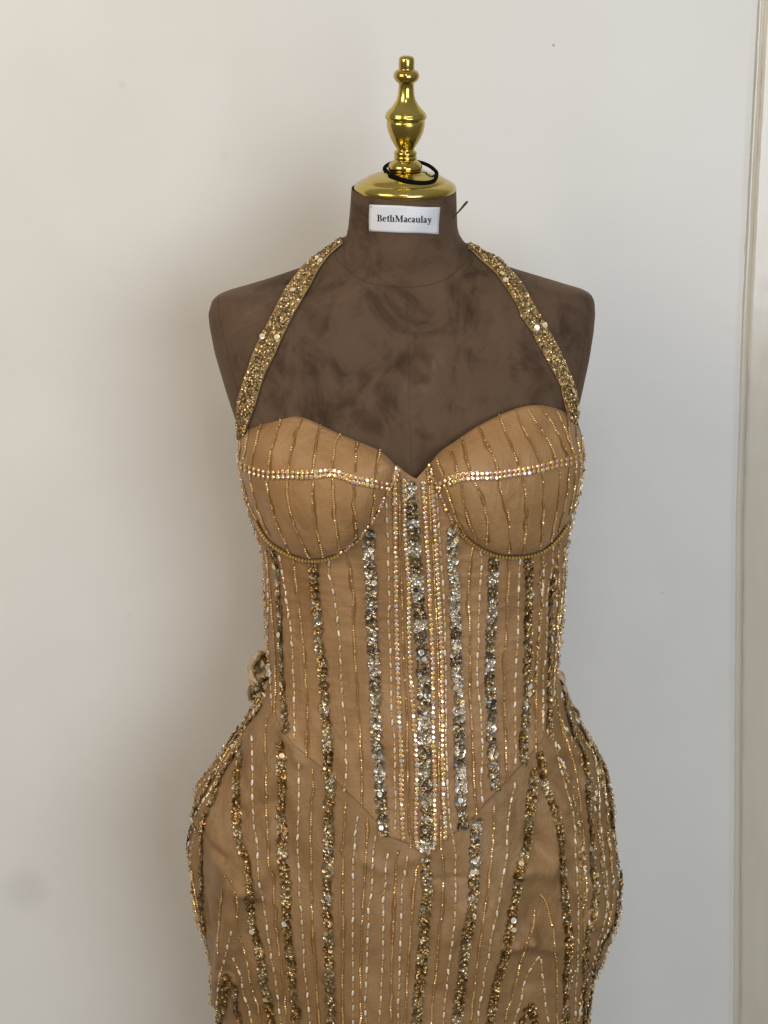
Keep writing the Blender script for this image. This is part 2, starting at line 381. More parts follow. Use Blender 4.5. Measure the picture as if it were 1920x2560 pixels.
# black elastic hair band lying round the finial foot
zz = lambda x, y: (800+x/3.352, 100+y/3.352)
front = [(975, 1125), (968, 1165), (945, 1190), (880, 1203), (800, 1200), (720, 1186), (650, 1163), (590, 1128), (552, 1100)]
pts = []
for x, y in front: p, n_ = cast(bfin, *zz(x, y), .0012); pts.append(p)
c0 = unproj(*zz(722, 1100), base.y)
pts += [unproj(*zz(540, 1085), c0.y-.004), unproj(*zz(548, 1062), c0.y+.006), unproj(*zz(590, 1035), c0.y+.016), unproj(*zz(660, 1022), c0.y+.023), unproj(*zz(760, 1012), c0.y+.024), unproj(*zz(850, 1028), c0.y+.016), unproj(*zz(910, 1052), c0.y+.006), unproj(*zz(955, 1085), c0.y-.003)]
A = np.array(pts); m_ = len(A); T = []
for i in range(m_):
    p0, p1, p2, p3 = A[(i-1) % m_], A[i], A[(i+1) % m_], A[(i+2) % m_]
    for s in np.linspace(0, 1, 8, endpoint=False):
        T.append(Vector(.5*((2*p1)+(-p0+p2)*s+(2*p0-5*p1+4*p2-p3)*s*s+(-p0+3*p1-3*p2+p3)*s**3)))
V, Fc = tube(T, .0019, 10, True)
tag(addmesh('elastic_band', V, Fc, M_black), 'thin black elastic hair band looped round the foot of the brass finial', 'elastic band')
# stray dark needle stuck in the neck
p0, _ = cast(bneck, 1133, 545); p1 = unproj(1168.5, 503.5, p0.y-.012)
V, Fc = tube([p0+(p1-p0)*t for t in np.linspace(0, 1, 12)], lambda t: .0003+.0011*t**.8*(1 if t < .97 else .6), 8)
tag(addmesh('sewing_needle', V, Fc, M_pinw), 'dark brown needle sticking out of the right side of the velvet neck', 'needle')

# ---- name label pinned to the neck
lab = root('name_label', cast(bneck, 1012, 548)[0], 'small white cloth label reading BethMacaulay pinned to the velvet neck', 'label')
c4 = [(925.3, 510.8), (1098.3, 517.7), (1095.3, 584.8), (924.7, 577.3)]
V = []; Fc = []; nu, nv = 28, 12
for j in range(nv+1):
    for i in range(nu+1):
        u, v = i/nu, j/nv
        x = (c4[0][0]*(1-u)+c4[1][0]*u)*(1-v)+(c4[3][0]*(1-u)+c4[2][0]*u)*v
        y = (c4[0][1]*(1-u)+c4[1][1]*u)*(1-v)+(c4[3][1]*(1-u)+c4[2][1]*u)*v + 1.2*math.sin(u*7)*(v-.5)
        lift = .0012+.0016*math.sin(math.pi*u)*math.sin(math.pi*v)*.4+.0007*math.sin(u*9+v*3)
        V.append(cast(bneck, x, y, lift)[0])
for j in range(nv):
    for i in range(nu): a = j*(nu+1)+i; Fc.append((a, a+1, a+nu+2, a+nu+1))
clo = addmesh('label_cloth', V, Fc, M_tag, lab); face_out(clo, unproj(1012, 548, -.07)); so = clo.modifiers.new('s', 'SOLIDIFY'); so.thickness = .0005; so.offset = -1
bl = bvh_of(clo)
gl = []      # polygons in letter units
def R_(ox, x0, y0, x1, y1):
    n = max(1, int((x1-x0)/.12)); m2 = max(1, int((y1-y0)/.2))
    for i in range(n):
        for j in range(m2):
            a, b = x0+(x1-x0)*i/n, x0+(x1-x0)*(i+1)/n; c, d = y0+(y1-y0)*j/m2, y0+(y1-y0)*(j+1)/m2
            gl.append([(ox+a, c), (ox+b, c), (ox+b, d), (ox+a, d)])
def A_(ox, cx, cy, rx, ry, ix, iy, a0, a1, sx=0.0):
    n = 14
    for k in range(n):
        q = []
        for (t, o) in ((k, 1), (k+1, 1), (k+1, 0), (k, 0)):
            a = math.radians(a0+(a1-a0)*t/n)
            q.append((ox+cx+(rx if o else ix)*math.cos(a)+(0 if o else sx), cy+(ry if o else iy)*math.sin(a)))
        gl.append(q)
def Pg(ox, *p): gl.append([(ox+a, b) for a, b in p])
def gB(o):
    R_(o, .08, 0, .21, .66); R_(o, 0, 0, .3, .035); R_(o, 0, .625, .3, .66); R_(o, .2, .325, .3, .36)
    A_(o, .28, .495, .2, .165, .08, .13, -90, 90); A_(o, .28, .18, .26, .18, .12, .145, -90, 90); return .58
def ge(o):
    A_(o, .2, .225, .19, .245, .085, .21, 5, 322, .01); R_(o, .08, .235, .37, .27); return .42
def gt(o):
    R_(o, .09, .06, .21, .56); R_(o, 0, .42, .3, .46); Pg(o, (.09, .46), (.21, .46), (.21, .62), (.17, .56)); A_(o, .21, .09, .12, .1, .0, .05, 180, 320); return .32
def gh(o):
    R_(o, .06, 0, .18, .68); R_(o, 0, .65, .1, .68); R_(o, 0, 0, .24, .03); R_(o, .27, 0, .51, .03); R_(o, .33, 0, .45, .34)
    A_(o, .315, .33, .135, .145, .015, .1, 0, 130); return .53
def gM(o):
    R_(o, .1, 0, .14, .66); R_(o, .66, 0, .8, .66); R_(o, 0, 0, .24, .035); R_(o, .56, 0, .9, .035); R_(o, 0, .625, .2, .66); R_(o, .7, .625, .9, .66)
    Pg(o, (.08, .66), (.24, .66), (.34, .42), (.28, .24)); Pg(o, (.28, .24), (.34, .42), (.48, .12), (.42, 0), (.38, 0)); Pg(o, (.42, 0), (.47, .1), (.72, .66), (.66, .66)); return .92
def ga(o):
    A_(o, .165, .12, .155, .135, .05, .085, 0, 360); R_(o, .22, .04, .335, .36); A_(o, .185, .33, .15, .14, .035, .105, 0, 165); A_(o, .36, .06, .07, .06, .025, .02, 180, 330); return .42
def gc(o):
    A_(o, .2, .225, .19, .245, .085, .205, 38, 322, .01); A_(o, .3, .35, .06, .06, .001, .001, 0, 360); return .38
def gu(o):
    R_(o, .06, .1, .18, .46); R_(o, 0, .43, .1, .46); R_(o, .33, .0, .45, .46); R_(o, .27, .43, .36, .46); R_(o, .42, 0, .52, .03); A_(o, .2, .13, .14, .14, .02, .085, 180, 330); return .53
def glt(o):
    R_(o, .06, 0, .18, .68); R_(o, 0, .65, .1, .68); R_(o, 0, 0, .24, .03); return .26
def gy(o):
    Pg(o, (.03, .46), (.16, .46), (.29, .14), (.24, .0)); Pg(o, (.38, .46), (.43, .46), (.24, -.06), (.18, -.14), (.13, -.17)); R_(o, -.02, .43, .23, .46); R_(o, .3, .43, .48, .46); A_(o, .1, -.13, .065, .06, .001, .001, 0, 360); return .46
o_ = 0
for g in (gB, ge, gt, gh, gM, ga, gc, ga, gu, glt, ga, gy): o_ += g(o_)+.012
gl += [[(x+.022, y+.004) for x, y in q] for q in gl]
sx_ = 136.5/o_; V = []; Fc = []
for k, poly in enumerate(gl):
    b0 = len(V)
    for x, y in poly:
        px = 942.6+x*sx_; py = 553.2+(x*sx_)*.030-y*25.2
        V.append(cast(bl, px, py, .00025+.000003*(k % 40))[0])
    Fc.append(tuple(range(b0, len(V))))
addmesh('lettering', V, Fc, M_ink, lab, smooth=False)
for x, y in ((929, 516), (1094, 524), (1090, 580), (930, 574)):
    p, n_ = cast(bl, x, y, .0008)
    V, Fc = tube([p-n_*.0008, p+n_*.0002, p+n_*.0006], lambda t: .0009-.0005*t, 8); addmesh('pin_head', V, Fc, M_steel, lab)

# ================================================================== gown
kd = 1.1573
def dd(l): return [(y*kd, x*kd) for x, y in l]
gown = root('evening_gown', (.012, 0, -.72), 'gold beaded halter evening gown with sweetheart cups and corset bodice on the velvet form', 'gown')
BL = dd([(560, 880), (535, 905), (520, 935), (515, 960), (517, 1010), (530, 1070), (548, 1130), (565, 1180), (572, 1230), (573, 1300), (576, 1380), (583, 1440), (589, 1490), (592, 1560), (592, 1900)])
BR = dd([(1235, 880), (1246, 905), (1258, 940), (1262, 1000), (1250, 1060), (1237, 1110), (1228, 1160), (1221, 1200), (1220, 1260), (1215, 1330), (1208, 1400), (1201, 1460), (1198, 1500), (1196, 1560), (1196, 1900)])
bfB = [(1000, .101), (1050, .105), (1200, .109), (1350, .099), (1500, .093), (1650, .094), (1800, .104), (2000, .117), (2200, .122)]
bbB = [(1000, .092), (1500, .082), (2200, .1)]
y0 = [(1000, .004), (2700, .004)]
bod = Shell(BL, BR, bfB, bbB, y0, [(1000, 2.35), (1500, 2.25), (2200, 2.25)])
SL = dd([(600, 1380), (583, 1450), (575, 1490), (545, 1540), (512, 1590), (480, 1632), (450, 1690), (420, 1760), (408, 1810), (407, 1860), (412, 1920), (425, 1990), (440, 2040), (460, 2090), (468, 2140), (468, 2212), (465, 2340)])
SR = dd([(1190, 1380), (1199, 1450), (1222, 1500), (1238, 1540), (1265, 1585), (1300, 1650), (1316, 1720), (1325, 1800), (1335, 1870), (1345, 1920), (1342, 1960), (1325, 2010), (1303, 2060), (1285, 2110), (1275, 2160), (1272, 2212), (1270, 2340)])
bfS = [(1590, .089), (1700, .096), (1850, .108), (2000, .117), (2200, .124), (2400, .120), (2720, .112)]
bbS = [(1590, .09), (1850, .12), (2200, .125), (2720, .12)]
skr = Shell(SL, SR, bfS, bbS, [(1590, .004), (2720, .004)], [(1590, 2.2), (2000, 2.1), (2720, 2.1)])
zt, zb = zof(1600), zof(2700)
V, Fc = skr.mesh(np.linspace(zt, zb, 60), 96); sraw = addmesh('raw', V, Fc, M_skirt); bS0 = bvh_of(sraw); bpy.data.objects.remove(sraw)
# creases: (polyline px, amplitude m (+ out), width m)
a_ = lambda x, y: (440+x/3.19, 1800+y/3.19)
b_ = lambda x, y: (1180+x/3.95, 1800+y/3.95)
c_ = lambda x, y: (1000+x/2.9625, 2160+y/2.9625)
d_ = lambda x, y: (440+x/3.19, 2160+y/3.19)
creases = [([a_(240, 850), a_(310, 970), a_(420, 1080)], -.004, .006), ([a_(300, 640), a_(360, 930), a_(440, 1276)], .006, .016), ([a_(520, 760), a_(640, 690), a_(800, 650)], -.0025, .006),
           ([a_(800, 900), a_(700, 1080), a_(640, 1276)], .003, .012), ([a_(870, 110), a_(940, 200), a_(980, 330)], .003, .006), ([d_(560, 240), d_(470, 480), d_(380, 800), d_(340, 1100)], .008, .010),
           ([d_(600, 300), d_(520, 560), d_(430, 850)], -.005, .008), ([d_(620, 200), d_(700, 100), d_(800, 0)], .003, .008),
           ([b_(860, 420), b_(960, 430), b_(1090, 470)], -.003, .006), ([b_(790, 560), b_(850, 610), b_(1000, 620)], -.003, .005), ([b_(790, 660), b_(880, 770), b_(920, 860)], .002, .005), ([b_(1090, 520), b_(1110, 640), b_(1180, 700)], .003, .006),
           ([b_(620, 1200), b_(720, 1400), b_(880, 1560)], -.004, .010), ([b_(940, 1280), b_(1010, 1380), b_(1100, 1530)], -.005, .008), ([b_(1010, 1250), b_(1100, 1400), b_(1200, 1560)], .004, .008),
           ([c_(930, 60), c_(1030, 20), c_(1130, 60)], .005, .010), ([c_(960, 560), c_(900, 620), c_(800, 640)], .004, .006), ([c_(960, 570), c_(1030, 620), c_(1160, 640)], .003, .006), ([c_(820, 650), c_(860, 720), c_(940, 900)], -.003, .007),
           ([c_(960, 500), c_(960, 560)], .004, .007), ([c_(1240, 60), c_(1340, 200), c_(1390, 340)], -.007, .008), ([c_(1330, 80), c_(1400, 250), c_(1470, 420)], .006, .010), ([c_(520, 380), c_(420, 450), c_(380, 560)], .002, .007),
           ([c_(250, 105), c_(360, 110), c_(500, 105)], -.0015, .003), ([(1040, 2170), (1010, 2200), (980, 2230)], -.002, .004), ([(1075, 2130), (1120, 2230), (1160, 2280)], .0018, .006), ([(900, 2150), (960, 2180), (1040, 2140)], .0016, .005),
           ([a_(150, 900), a_(160, 1100), d_(170, 100), d_(230, 500)], -.004, .007), ([b_(1230, 450), b_(1290, 800), b_(1320, 1200), c_(1560, 50)], -.003, .006)]
CR = []
for pl, am, wd in creases:
    q = [cast(bS0, x, y)[0] for x, y in resample(pl, step=10)]; CR.append((np.array([(p.x, p.z) for p in q]), am, wd))
def skirt_d(x, z):
    d = 0
    for q, am, wd in CR:
        dx = q[:, 0]-x; dz = q[:, 1]-z; m = (dx*dx+dz*dz).min()
        if m < 9*wd*wd: d += 1.5*am*math.exp(-m/(wd*wd))
    fade = min(1, max(0, (zof(1700)-z)/.05))
    side = min(1, abs(x-.02)/.16)**1.5
    d += fade*(.0035+.004*side)*noise.noise((x*16, 3.3, z*8+x*6))+fade*.0030*noise.noise((x*45+z*20, 1.1, z*22))
    d += fade*.0010*noise.noise((x*75, 2.2, z*14))
    d += fade*.0016*side*noise.noise((x*90, 7.1, z*60))
    return d
def skirt_pt(p, th):
    l, r_ = skr.L(p.z), skr.R(p.z)
    nn = Vector(((p.x-(l+r_)/2)/((r_-l)/2)**2, (p.y-.004)/.12**2, 0)).normalized()
    return p+nn*skirt_d(p.x, p.z)*(1 if p.y < .004 else .5)
zs = list(np.linspace(zt, zb, 210))
V, Fc = skr.mesh(zs, 300, skirt_pt)
skirt = addmesh('skirt', V, Fc, M_skirt, gown); face_out(skirt, unproj(1060, 2300, -.12))
# bodice shell untrimmed
def conform(p, z=None):
    if p.y < .02 and p.z < zof(1640):
        k = min(1, (zof(1640)-p.z)/.02)
        ys = skr.y(p.x, p.z)-abs(0)
        nn = ys - .0009 - skirt_d(p.x, p.z)
        if nn < p.y: p = Vector((p.x, p.y+(nn-p.y)*k, p.z))
    return p
V, Fc = bod.mesh(np.linspace(zof(880), zof(2180), 100), 128, lambda p, th: conform(p)); braw = addmesh('raw', V, Fc, M_bod); bB0 = bvh_of(braw); bpy.data.objects.remove(braw)
v1 = lambda x, y: (560+x/3.19, 960+y/3.19)
v2 = lambda x, y: (960+x/3.072, 960+y/3.072)
neckl = [v1(*p) for p in [(110, 420), (150, 340), (220, 285), (330, 255), (470, 245), (640, 265), (760, 320), (880, 380), (1050, 450), (1240, 525), (1330, 600), (1440, 700), (1530, 755)]]
neckr = [v2(*p) for p in [(250, 720), (350, 610), (420, 520), (560, 430), (700, 330), (880, 240), (1000, 190), (1120, 160), (1200, 160), (1290, 175), (1400, 215), (1470, 280), (1500, 380)]]
hemline = [(669, 1742), (690, 1786), (705, 1826), (735, 1863), (766, 1891), (797, 1913), (869, 1982), (898, 2010), (940, 2052), (955, 2088), (990, 2098), (1025, 2112), (1045, 2128), (1064, 2137), (1088, 2122), (1112, 2100), (1141, 2080), (1192, 2036), (1213, 2009), (1247, 1976), (1266, 1954), (1301, 1914), (1332, 1881), (1357, 1848), (1372, 1807), (1379, 1770)]
def trace(line, b):
    out = []
    for x, y in resample(line, step=5):
        p, _ = cast(b, x, y); out.append((bod.t(p.x, p.z), p.z))
    out.sort(); return np.array(out)
tb = trace(hemline, bB0); tt = trace([(x, y+14) for x, y in neckl[:-3]]+[(984, 1166), (991, 1161), neckl[-2], (1040, 1198), (1060, 1176), (1073, 1160), (1082, 1164)]+[(x, y+14) for x, y in neckr[2:]], bB0)
NT, NR = 300, 150
V = []; Fc = []; zbk = zof(1735); ztk = zof(1090)
for i in range(NR+1):
    for k in range(NT):
        th = 2*math.pi*k/NT; t = -math.cos(th)
        if math.sin(th) >= 0: z0, z1 = np.interp(t, tt[:, 0], tt[:, 1]), np.interp(t, tb[:, 0], tb[:, 1])
        else:
            q = min(1, (-math.sin(th))*3); e = 0 if t < 0 else -1
            z0, z1 = tt[e, 1]*(1-q)+ztk*q, tb[e, 1]*(1-q)+zbk*q
        z = z0+(z1-z0)*i/NR
        p = conform(bod.pt(th, z))
        if math.sin(th) > 0:
            d = .0009*noise.noise((p.x*40, 0, p.z*170))+.0007*noise.noise((p.x*60, 5, p.z*50))
            p = p+Vector((0, -d, 0))
        V.append(p)
for i in range(NR):
    for k in range(NT):
        a = i*NT+k; b = i*NT+(k+1) % NT; Fc.append((a, b, b+NT, a+NT))
bodice = addmesh('bodice', V, Fc, M_bod, gown); face_out(bodice, unproj(1060, 1500, -.1)); so = bodice.modifiers.new('s', 'SOLIDIFY'); so.thickness = .0005; so.offset = -1
# cups
wireL = [v1(*p) for p in [(105, 640), (118, 700), (170, 880), (210, 1000), (270, 1095), (310, 1175), (350, 1240), (420, 1300), (530, 1362), (600, 1390), (680, 1405), (800, 1395), (900, 1357), (960, 1322), (1020, 1280), (1080, 1220), (1150, 1130), (1220, 1020), (1265, 920), (1300, 850), (1345, 745), (1368, 668)]]
wireR = [v2(*p) for p in [(362, 625), (390, 720), (420, 800), (450, 880), (490, 970), (530, 1050), (580, 1110), (640, 1180), (720, 1240), (800, 1290), (880, 1315), (960, 1325), (1060, 1320), (1160, 1305), (1250, 1260), (1330, 1180), (1390, 1090), (1440, 1010), (1490, 850), (1530, 640), (1545, 540)]]
bodb = bvh_of(bodice)
def cup(top, wire, label):
    n = 72; m = 40
    tp = resample(smooth_line(top, 3), n=n+1)
    # wire split in the same parameter as the top (by arc length)
    wr = resample(smooth_line(wire, 3), n=n+1)
    V = []; Fc = []
    for j in range(m+1):
        v = j/m
        for i in range(n+1):
            u = i/n
            x, y = tp[i]*(1-v)+wr[i]*v
            p, nn = cast(bB0, x, y)
            side = max(0, 1-(2*u-1)**4)**.5
            g = (.10+.90*math.sin(math.pi*min(1, (v+.02)/1.02)**.92*.93+.12)) if v < .5 else math.sqrt(max(0, 1-((v-.42)/.58)**2))*.98
            g0 = .10+.90*math.sin(min(v, .42)/.42*math.pi/2) if v < .42 else math.sqrt(max(0, 1-((v-.42)/.58)**2.4))
            h = .0022+.034*g0*side
            dist = (CAM-p).normalized()
            nse = .0008*noise.noise((x*.02, y*.012, 3))
            V.append(p+dist*(h+nse))
    for j in range(m):
        for i in range(n): a = j*(n+1)+i; Fc.append((a, a+1, a+n+2, a+n+1))
    o = addmesh('bust_cup', V, Fc, M_cup, gown); s = o.modifiers.new('s', 'SOLIDIFY'); s.thickness = .0022; s.offset = 1 if False else -1
    return o
topL = neckl[:-2]+[v1(1368, 655)]
topR = [v2(355, 612)]+neckr[2:]+[v2(1530, 400), v2(1545, 500)]
cupL = cup(topL, wireL, ''); cupR = cup(topR, wireR, '')
# fix winding so that cup normals face the camera
for o in (cupL, cupR):
    if o.data.polygons[len(o.data.polygons)//2].normal.y > 0: o.data.flip_normals()
BV = bvh_of(skirt, bodice, cupL, cupR)

# ------------------------------------------------------------------ trims
def frames(line, lift, b=None, nrm=False):
    """px polyline samples -> list of (pos, tangent, normal)"""
    pn = [cast(b or BV, x, y, lift) for x, y in line]; out = []
    for i, (p, n_) in enumerate(pn):
        a = pn[max(0, i-1)][0]; c = pn[min(len(pn)-1, i+1)][0]; t = (c-a)
        t = t.normalized() if t.length > 1e-7 else Vector((0, 0, -1))
        n2 = (n_-t*n_.dot(t)).normalized(); out.append((p, t, n2))
    return out
# templates: local x = across, y = along, z = out
def t_bead(l, r_, s=6):
    V = [(0, -l/2, 0)]
    for yy, rr in ((-l*.36, r_*.86), (l*.36, r_*.86)):
        for k in range(s): V.append((rr*math.cos(2*math.pi*k/s), yy, rr*math.sin(2*math.pi*k/s)))
    V.append((0, l/2, 0)); Fc = [(0, 1+(k+1) % s, 1+k) for k in range(s)]+[(1+k, 1+(k+1) % s, 1+s+(k+1) % s, 1+s+k) for k in range(s)]+[(2*s+1, 1+s+k, 1+s+(k+1) % s) for k in range(s)]
    return np.array(V), Fc
def t_ring(ro, ri, s=8):
    V = [(ro*math.cos(2*math.pi*k/s), ro*math.sin(2*math.pi*k/s), 0.0) for k in range(s)]+[(ri*math.cos(2*math.pi*k/s), ri*math.sin(2*math.pi*k/s), -ro*.28) for k in range(s)]
    return np.array(V), [(k, (k+1) % s, s+(k+1) % s, s+k) for k in range(s)]
def t_pearl(l, r_, s=8, m=6):
    V = []; Fc = []
    for i in range(m+1):
        a = math.pi*i/m; yy = -l/2*math.copysign(abs(math.cos(a))**.85, math.cos(a)); rr = r_*max(.25 if i in (0, m) else 0, math.sin(a)**.7)
        for k in range(s): V.append((rr*math.cos(2*math.pi*k/s), yy, rr*math.sin(2*math.pi*k/s)))
    for i in range(m):
        for k in range(s): Fc.append((i*s+k, i*s+(k+1) % s, (i+1)*s+(k+1) % s, (i+1)*s+k))
    return np.array(V), Fc
def t_stone(r_, s=8):
    V = []; Fc = []; fm = []
    for rr, h in ((r_*1.08, -.0012), (r_*1.10, .0005), (r_*.98, .0006)):
        for k in range(s): V.append((rr*math.cos(2*math.pi*k/s), rr*math.sin(2*math.pi*k/s), h))
    for i in range(2):
        for k in range(s): Fc.append((i*s+k, i*s+(k+1) % s, (i+1)*s+(k+1) % s, (i+1)*s+k)); fm.append(1)
    b0 = len(V)
    for rr, h, off in ((r_*.96, .0005, 0), (r_*.52, r_*.62, .5)):
        for k in range(s): V.append((rr*math.cos(2*math.pi*(k+off)/s), rr*math.sin(2*math.pi*(k+off)/s), h))
    for k in range(s):
        k2 = (k+1) % s; Fc.append((b0+k, b0+k2, b0+s+k)); fm.append(0); Fc.append((b0+k2, b0+s+k2, b0+s+k)); fm.append(0)
    Fc.append(tuple(b0+s+k for k in range(s))); fm.append(0)
    return np.array(V), Fc, fm
BEAD = t_bead(.0021, .00108); BEADS = t_bead(.0018, .0008); RING = t_ring(.0017, .00072); PEARL = t_pearl(.0068, .00138); STN = t_stone(.0023)
DISC = (np.array([(.0026*math.cos(2*math.pi*k/10), .0026*math.sin(2*math.pi*k/10), 0.0) for k in range(10)]+[(0, 0, -.0002)]), [(k, (k+1) % 10, 10) for k in range(10)])
class Acc:
    def __init__(s): s.V = []; s.F = []; s.m = []; s.c = []; s.n = 0
    def add(s, T, pos, R, scale=1.0, mi=0, col=None):
        v = (T[0]*scale) @ R.T + pos; s.V.append(v); k = s.n; s.n += len(v)
        s.F += [tuple(k+i for i in f) for f in T[1]]; s.m += [mi]*len(T[1]) if len(T) < 3 else T[2]
        if col is not None: s.c.append(np.tile(col, (len(v), 1)))
    def raw(s, V, Fc, mi, col=(.2, .2, .2)):
        k = s.n; s.V.append(np.array([tuple(v) for v in V])); s.n += len(V); s.F += [tuple(k+i for i in f) for f in Fc]; s.m += [mi]*len(Fc)
        s.c.append(np.tile(col, (len(V), 1)))
    def build(s, name, mats, parent, smooth=False, tint=False):
        return addmesh(name, np.vstack(s.V), s.F, mats, parent, smooth, s.m, np.vstack(s.c) if tint else None)
def basis(t, n_):
    x = t.cross(n_).normalized(); return np.array([[x.x, t.x, n_.x], [x.y, t.y, n_.y], [x.z, t.z, n_.z]])
def wig(line, amp, f=.03, seed=None):
    s = random.random()*99 if seed is None else seed
    L_ = line.copy(); d = np.gradient(L_, axis=0); ln = np.hypot(d[:, 0], d[:, 1])+1e-9; nx, ny = -d[:, 1]/ln, d[:, 0]/ln
    acc = 0
    for i in range(len(L_)):
        acc += ln[i]; w_ = amp*noise.noise((s, acc*f, 0)); L_[i, 0] += nx[i]*w_; L_[i, 1] += ny[i]*w_
    return L_
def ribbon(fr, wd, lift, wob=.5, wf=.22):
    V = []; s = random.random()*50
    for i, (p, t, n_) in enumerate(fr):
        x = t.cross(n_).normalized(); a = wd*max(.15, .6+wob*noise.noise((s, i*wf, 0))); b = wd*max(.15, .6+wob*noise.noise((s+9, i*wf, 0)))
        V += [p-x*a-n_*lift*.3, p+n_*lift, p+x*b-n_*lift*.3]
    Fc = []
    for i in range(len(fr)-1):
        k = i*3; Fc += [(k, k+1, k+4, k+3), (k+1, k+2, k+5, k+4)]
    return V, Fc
def bead_string(pts, parent, step=5.9, T=BEAD, thread_shade=True, b=None, amp=2.6, name='bead_string'):
    line = wig(smooth_line(pts, step), amp, .045); fr = frames(line, .0009, b); A = Acc(); sd = random.random()*90; along = 0
    if thread_shade: V, Fc = ribbon([(p-n_*.0008, t, n_) for p, t, n_ in fr], .0022, .0004, 1.6, random.choice((.06, .1, .17))); A.raw(V, Fc, 1)  # wavy dark ribbon stands in for thread bleed and bead shadow
    for p, t, n_ in fr:
        if random.random() < .03: continue
        along += 1; dull = noise.noise((sd, along*.13, 0))+.25*noise.noise((sd, along*.9, 4)) > -.02
        q = (t+Vector(rng.normal(0, .28, 3))).normalized(); n2 = (n_-q*n_.dot(q)).normalized()
        A.add(T, np.array(p)+np.array(n_)*.0004*random.random(), basis(q, n2), random.uniform(.82, 1.08), 2 if dull else 0)
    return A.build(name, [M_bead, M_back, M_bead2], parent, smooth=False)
NP = [0]; BIG = []; STONES = []
pearl_me = []
for k, c in enumerate(((.64, .52, .35), (.52, .39, .25), (.76, .66, .50))):
    m = newmat('ivory_pearl', c, .2, 0, Coat_Weight=.9, Coat_Roughness=.06); me = bpy.data.meshes.new('pearl_bead')
    me.from_pydata([tuple(v) for v in PEARL[0]], [], PEARL[1]); me.materials.append(m); me.polygons.foreach_set('use_smooth', [True]*len(me.polygons)); pearl_me.append(me)
def place(name, me, p, t, n_, parent, scale=1.0):
    R = basis(t, n_); o = bpy.data.objects.new(name, me); COL.objects.link(o)
    o.parent = parent; M4 = Matrix([list(R[0])+[p.x], list(R[1])+[p.y], list(R[2])+[p.z], [0, 0, 0, 1]])
    o.matrix_basis = M4 @ Matrix.Diagonal((scale, scale, scale, 1)); return o
pearl_rest = {}
def pearl_string(pts, parent, step=36.0, first=4, b=None):
    line = wig(smooth_line(pts, 1.5), 2.5, .02); fr = frames(line, .0009, b); A = Acc(); n = len(fr); i = first
    V, Fc = ribbon([(p-n_*.0008, t, n_) for p, t, n_ in fr[::3]], .0006, .0002, .6); A.raw(V, Fc, 1)
    per = int(step/1.5)
    while i < n:
        p, t, n_ = fr[i]; q = (t+Vector((random.gauss(0, .10), 0, 0))).normalized(); n2 = (n_-q*n_.dot(q)).normalized()
        if NP[0] < 300: place('pearl_bead', random.choice(pearl_me), p, q, n2, parent, random.uniform(.93, 1.06)); NP[0] += 1
        else: pearl_rest.setdefault(parent.name, (parent, Acc()))[1].add(PEARL, np.array(p), basis(q, n2))
        for s in (-1, 0, 1):
            j = i+int(per/2)+s*3
            if 0 <= j < n: p, t, n_ = fr[j]; A.add(BEADS, np.array(p)-np.array(n_)*.0003, basis(t, n_), random.uniform(.8, 1.1), 0)
        i += per+random.choice((-1, 0, 0, 1))
    return A.build('spacer_bead_string', [M_bead, M_back], parent)
TG = {'gold': [((.52, .38, .18), 6), ((.40, .28, .12), 6), ((.26, .16, .06), 3), ((.85, .68, .38), 2), ((.46, .38, .25), 5)], 'strap': [((.38, .27, .13), 6), ((.29, .20, .09), 6), ((.54, .41, .21), 3), ((.20, .13, .05), 3), ((.85, .7, .4), 1)],
      'silver': [((.46, .39, .27), 6), ((.35, .28, .18), 6), ((.95, .92, .86), 4), ((.48, .34, .15), 5), ((.16, .13, .09), 3), ((.52, .53, .56), 2)],
      'brown': [((.40, .22, .06), 5), ((.28, .135, .03), 6), ((.66, .46, .18), 3), ((.17, .085, .025), 3)]}
TG['dark'] = [((.22, .15, .08), 5), ((.12, .09, .06), 4), ((.40, .27, .12), 6), ((.24, .22, .20), 2)]
TG['white'] = [((.95, .90, .80), 5), ((.70, .62, .48), 4), ((.46, .34, .18), 5)]
def cluster(kind, v):
    if kind == 'silver': return 'white' if v > .22 else 'silver' if v > -.02 else 'gold' if v > -.12 else 'dark'
    if kind == 'brown': return 'gold' if v > .18 else 'brown'
    return 'brown' if v < -.12 else kind
def pick(kind):
    c, wts = zip(*TG[kind]); return random.choices(c, wts)[0]
disc_me = {}
def big_sequin(p, t, n_, col, parent, r_=.0030):
    if col not in disc_me:
        s = 20; V = []; hole = (0, r_*.45)
        for k in range(s): V.append((r_*math.cos(2*math.pi*k/s), r_*math.sin(2*math.pi*k/s), .0002))
        for k in range(s): V.append((r_*.72*math.cos(2*math.pi*k/s), r_*.72*math.sin(2*math.pi*k/s), 0))
        for k in range(s): V.append((hole[0]+r_*.17*math.cos(2*math.pi*k/s), hole[1]+r_*.17*math.sin(2*math.pi*k/s), 0))
        Fc = [(k, (k+1) % s, s+(k+1) % s, s+k) for k in range(s)]+[(s+k, s+(k+1) % s, 2*s+(k+1) % s, 2*s+k) for k in range(s)]
        me = bpy.data.meshes.new('large_sequin'); me.from_pydata(V, [], Fc); me.materials.append(newmat('large_sequin_foil', col, .2, .4, Coat_Weight=.6)); disc_me[col] = me
    place('large_sequin', disc_me[col], p, t, n_, parent, random.uniform(.85, 1.05))
def tiltn(n_, s):
    return (n_+Vector(rng.normal(0, s, 3))).normalized()
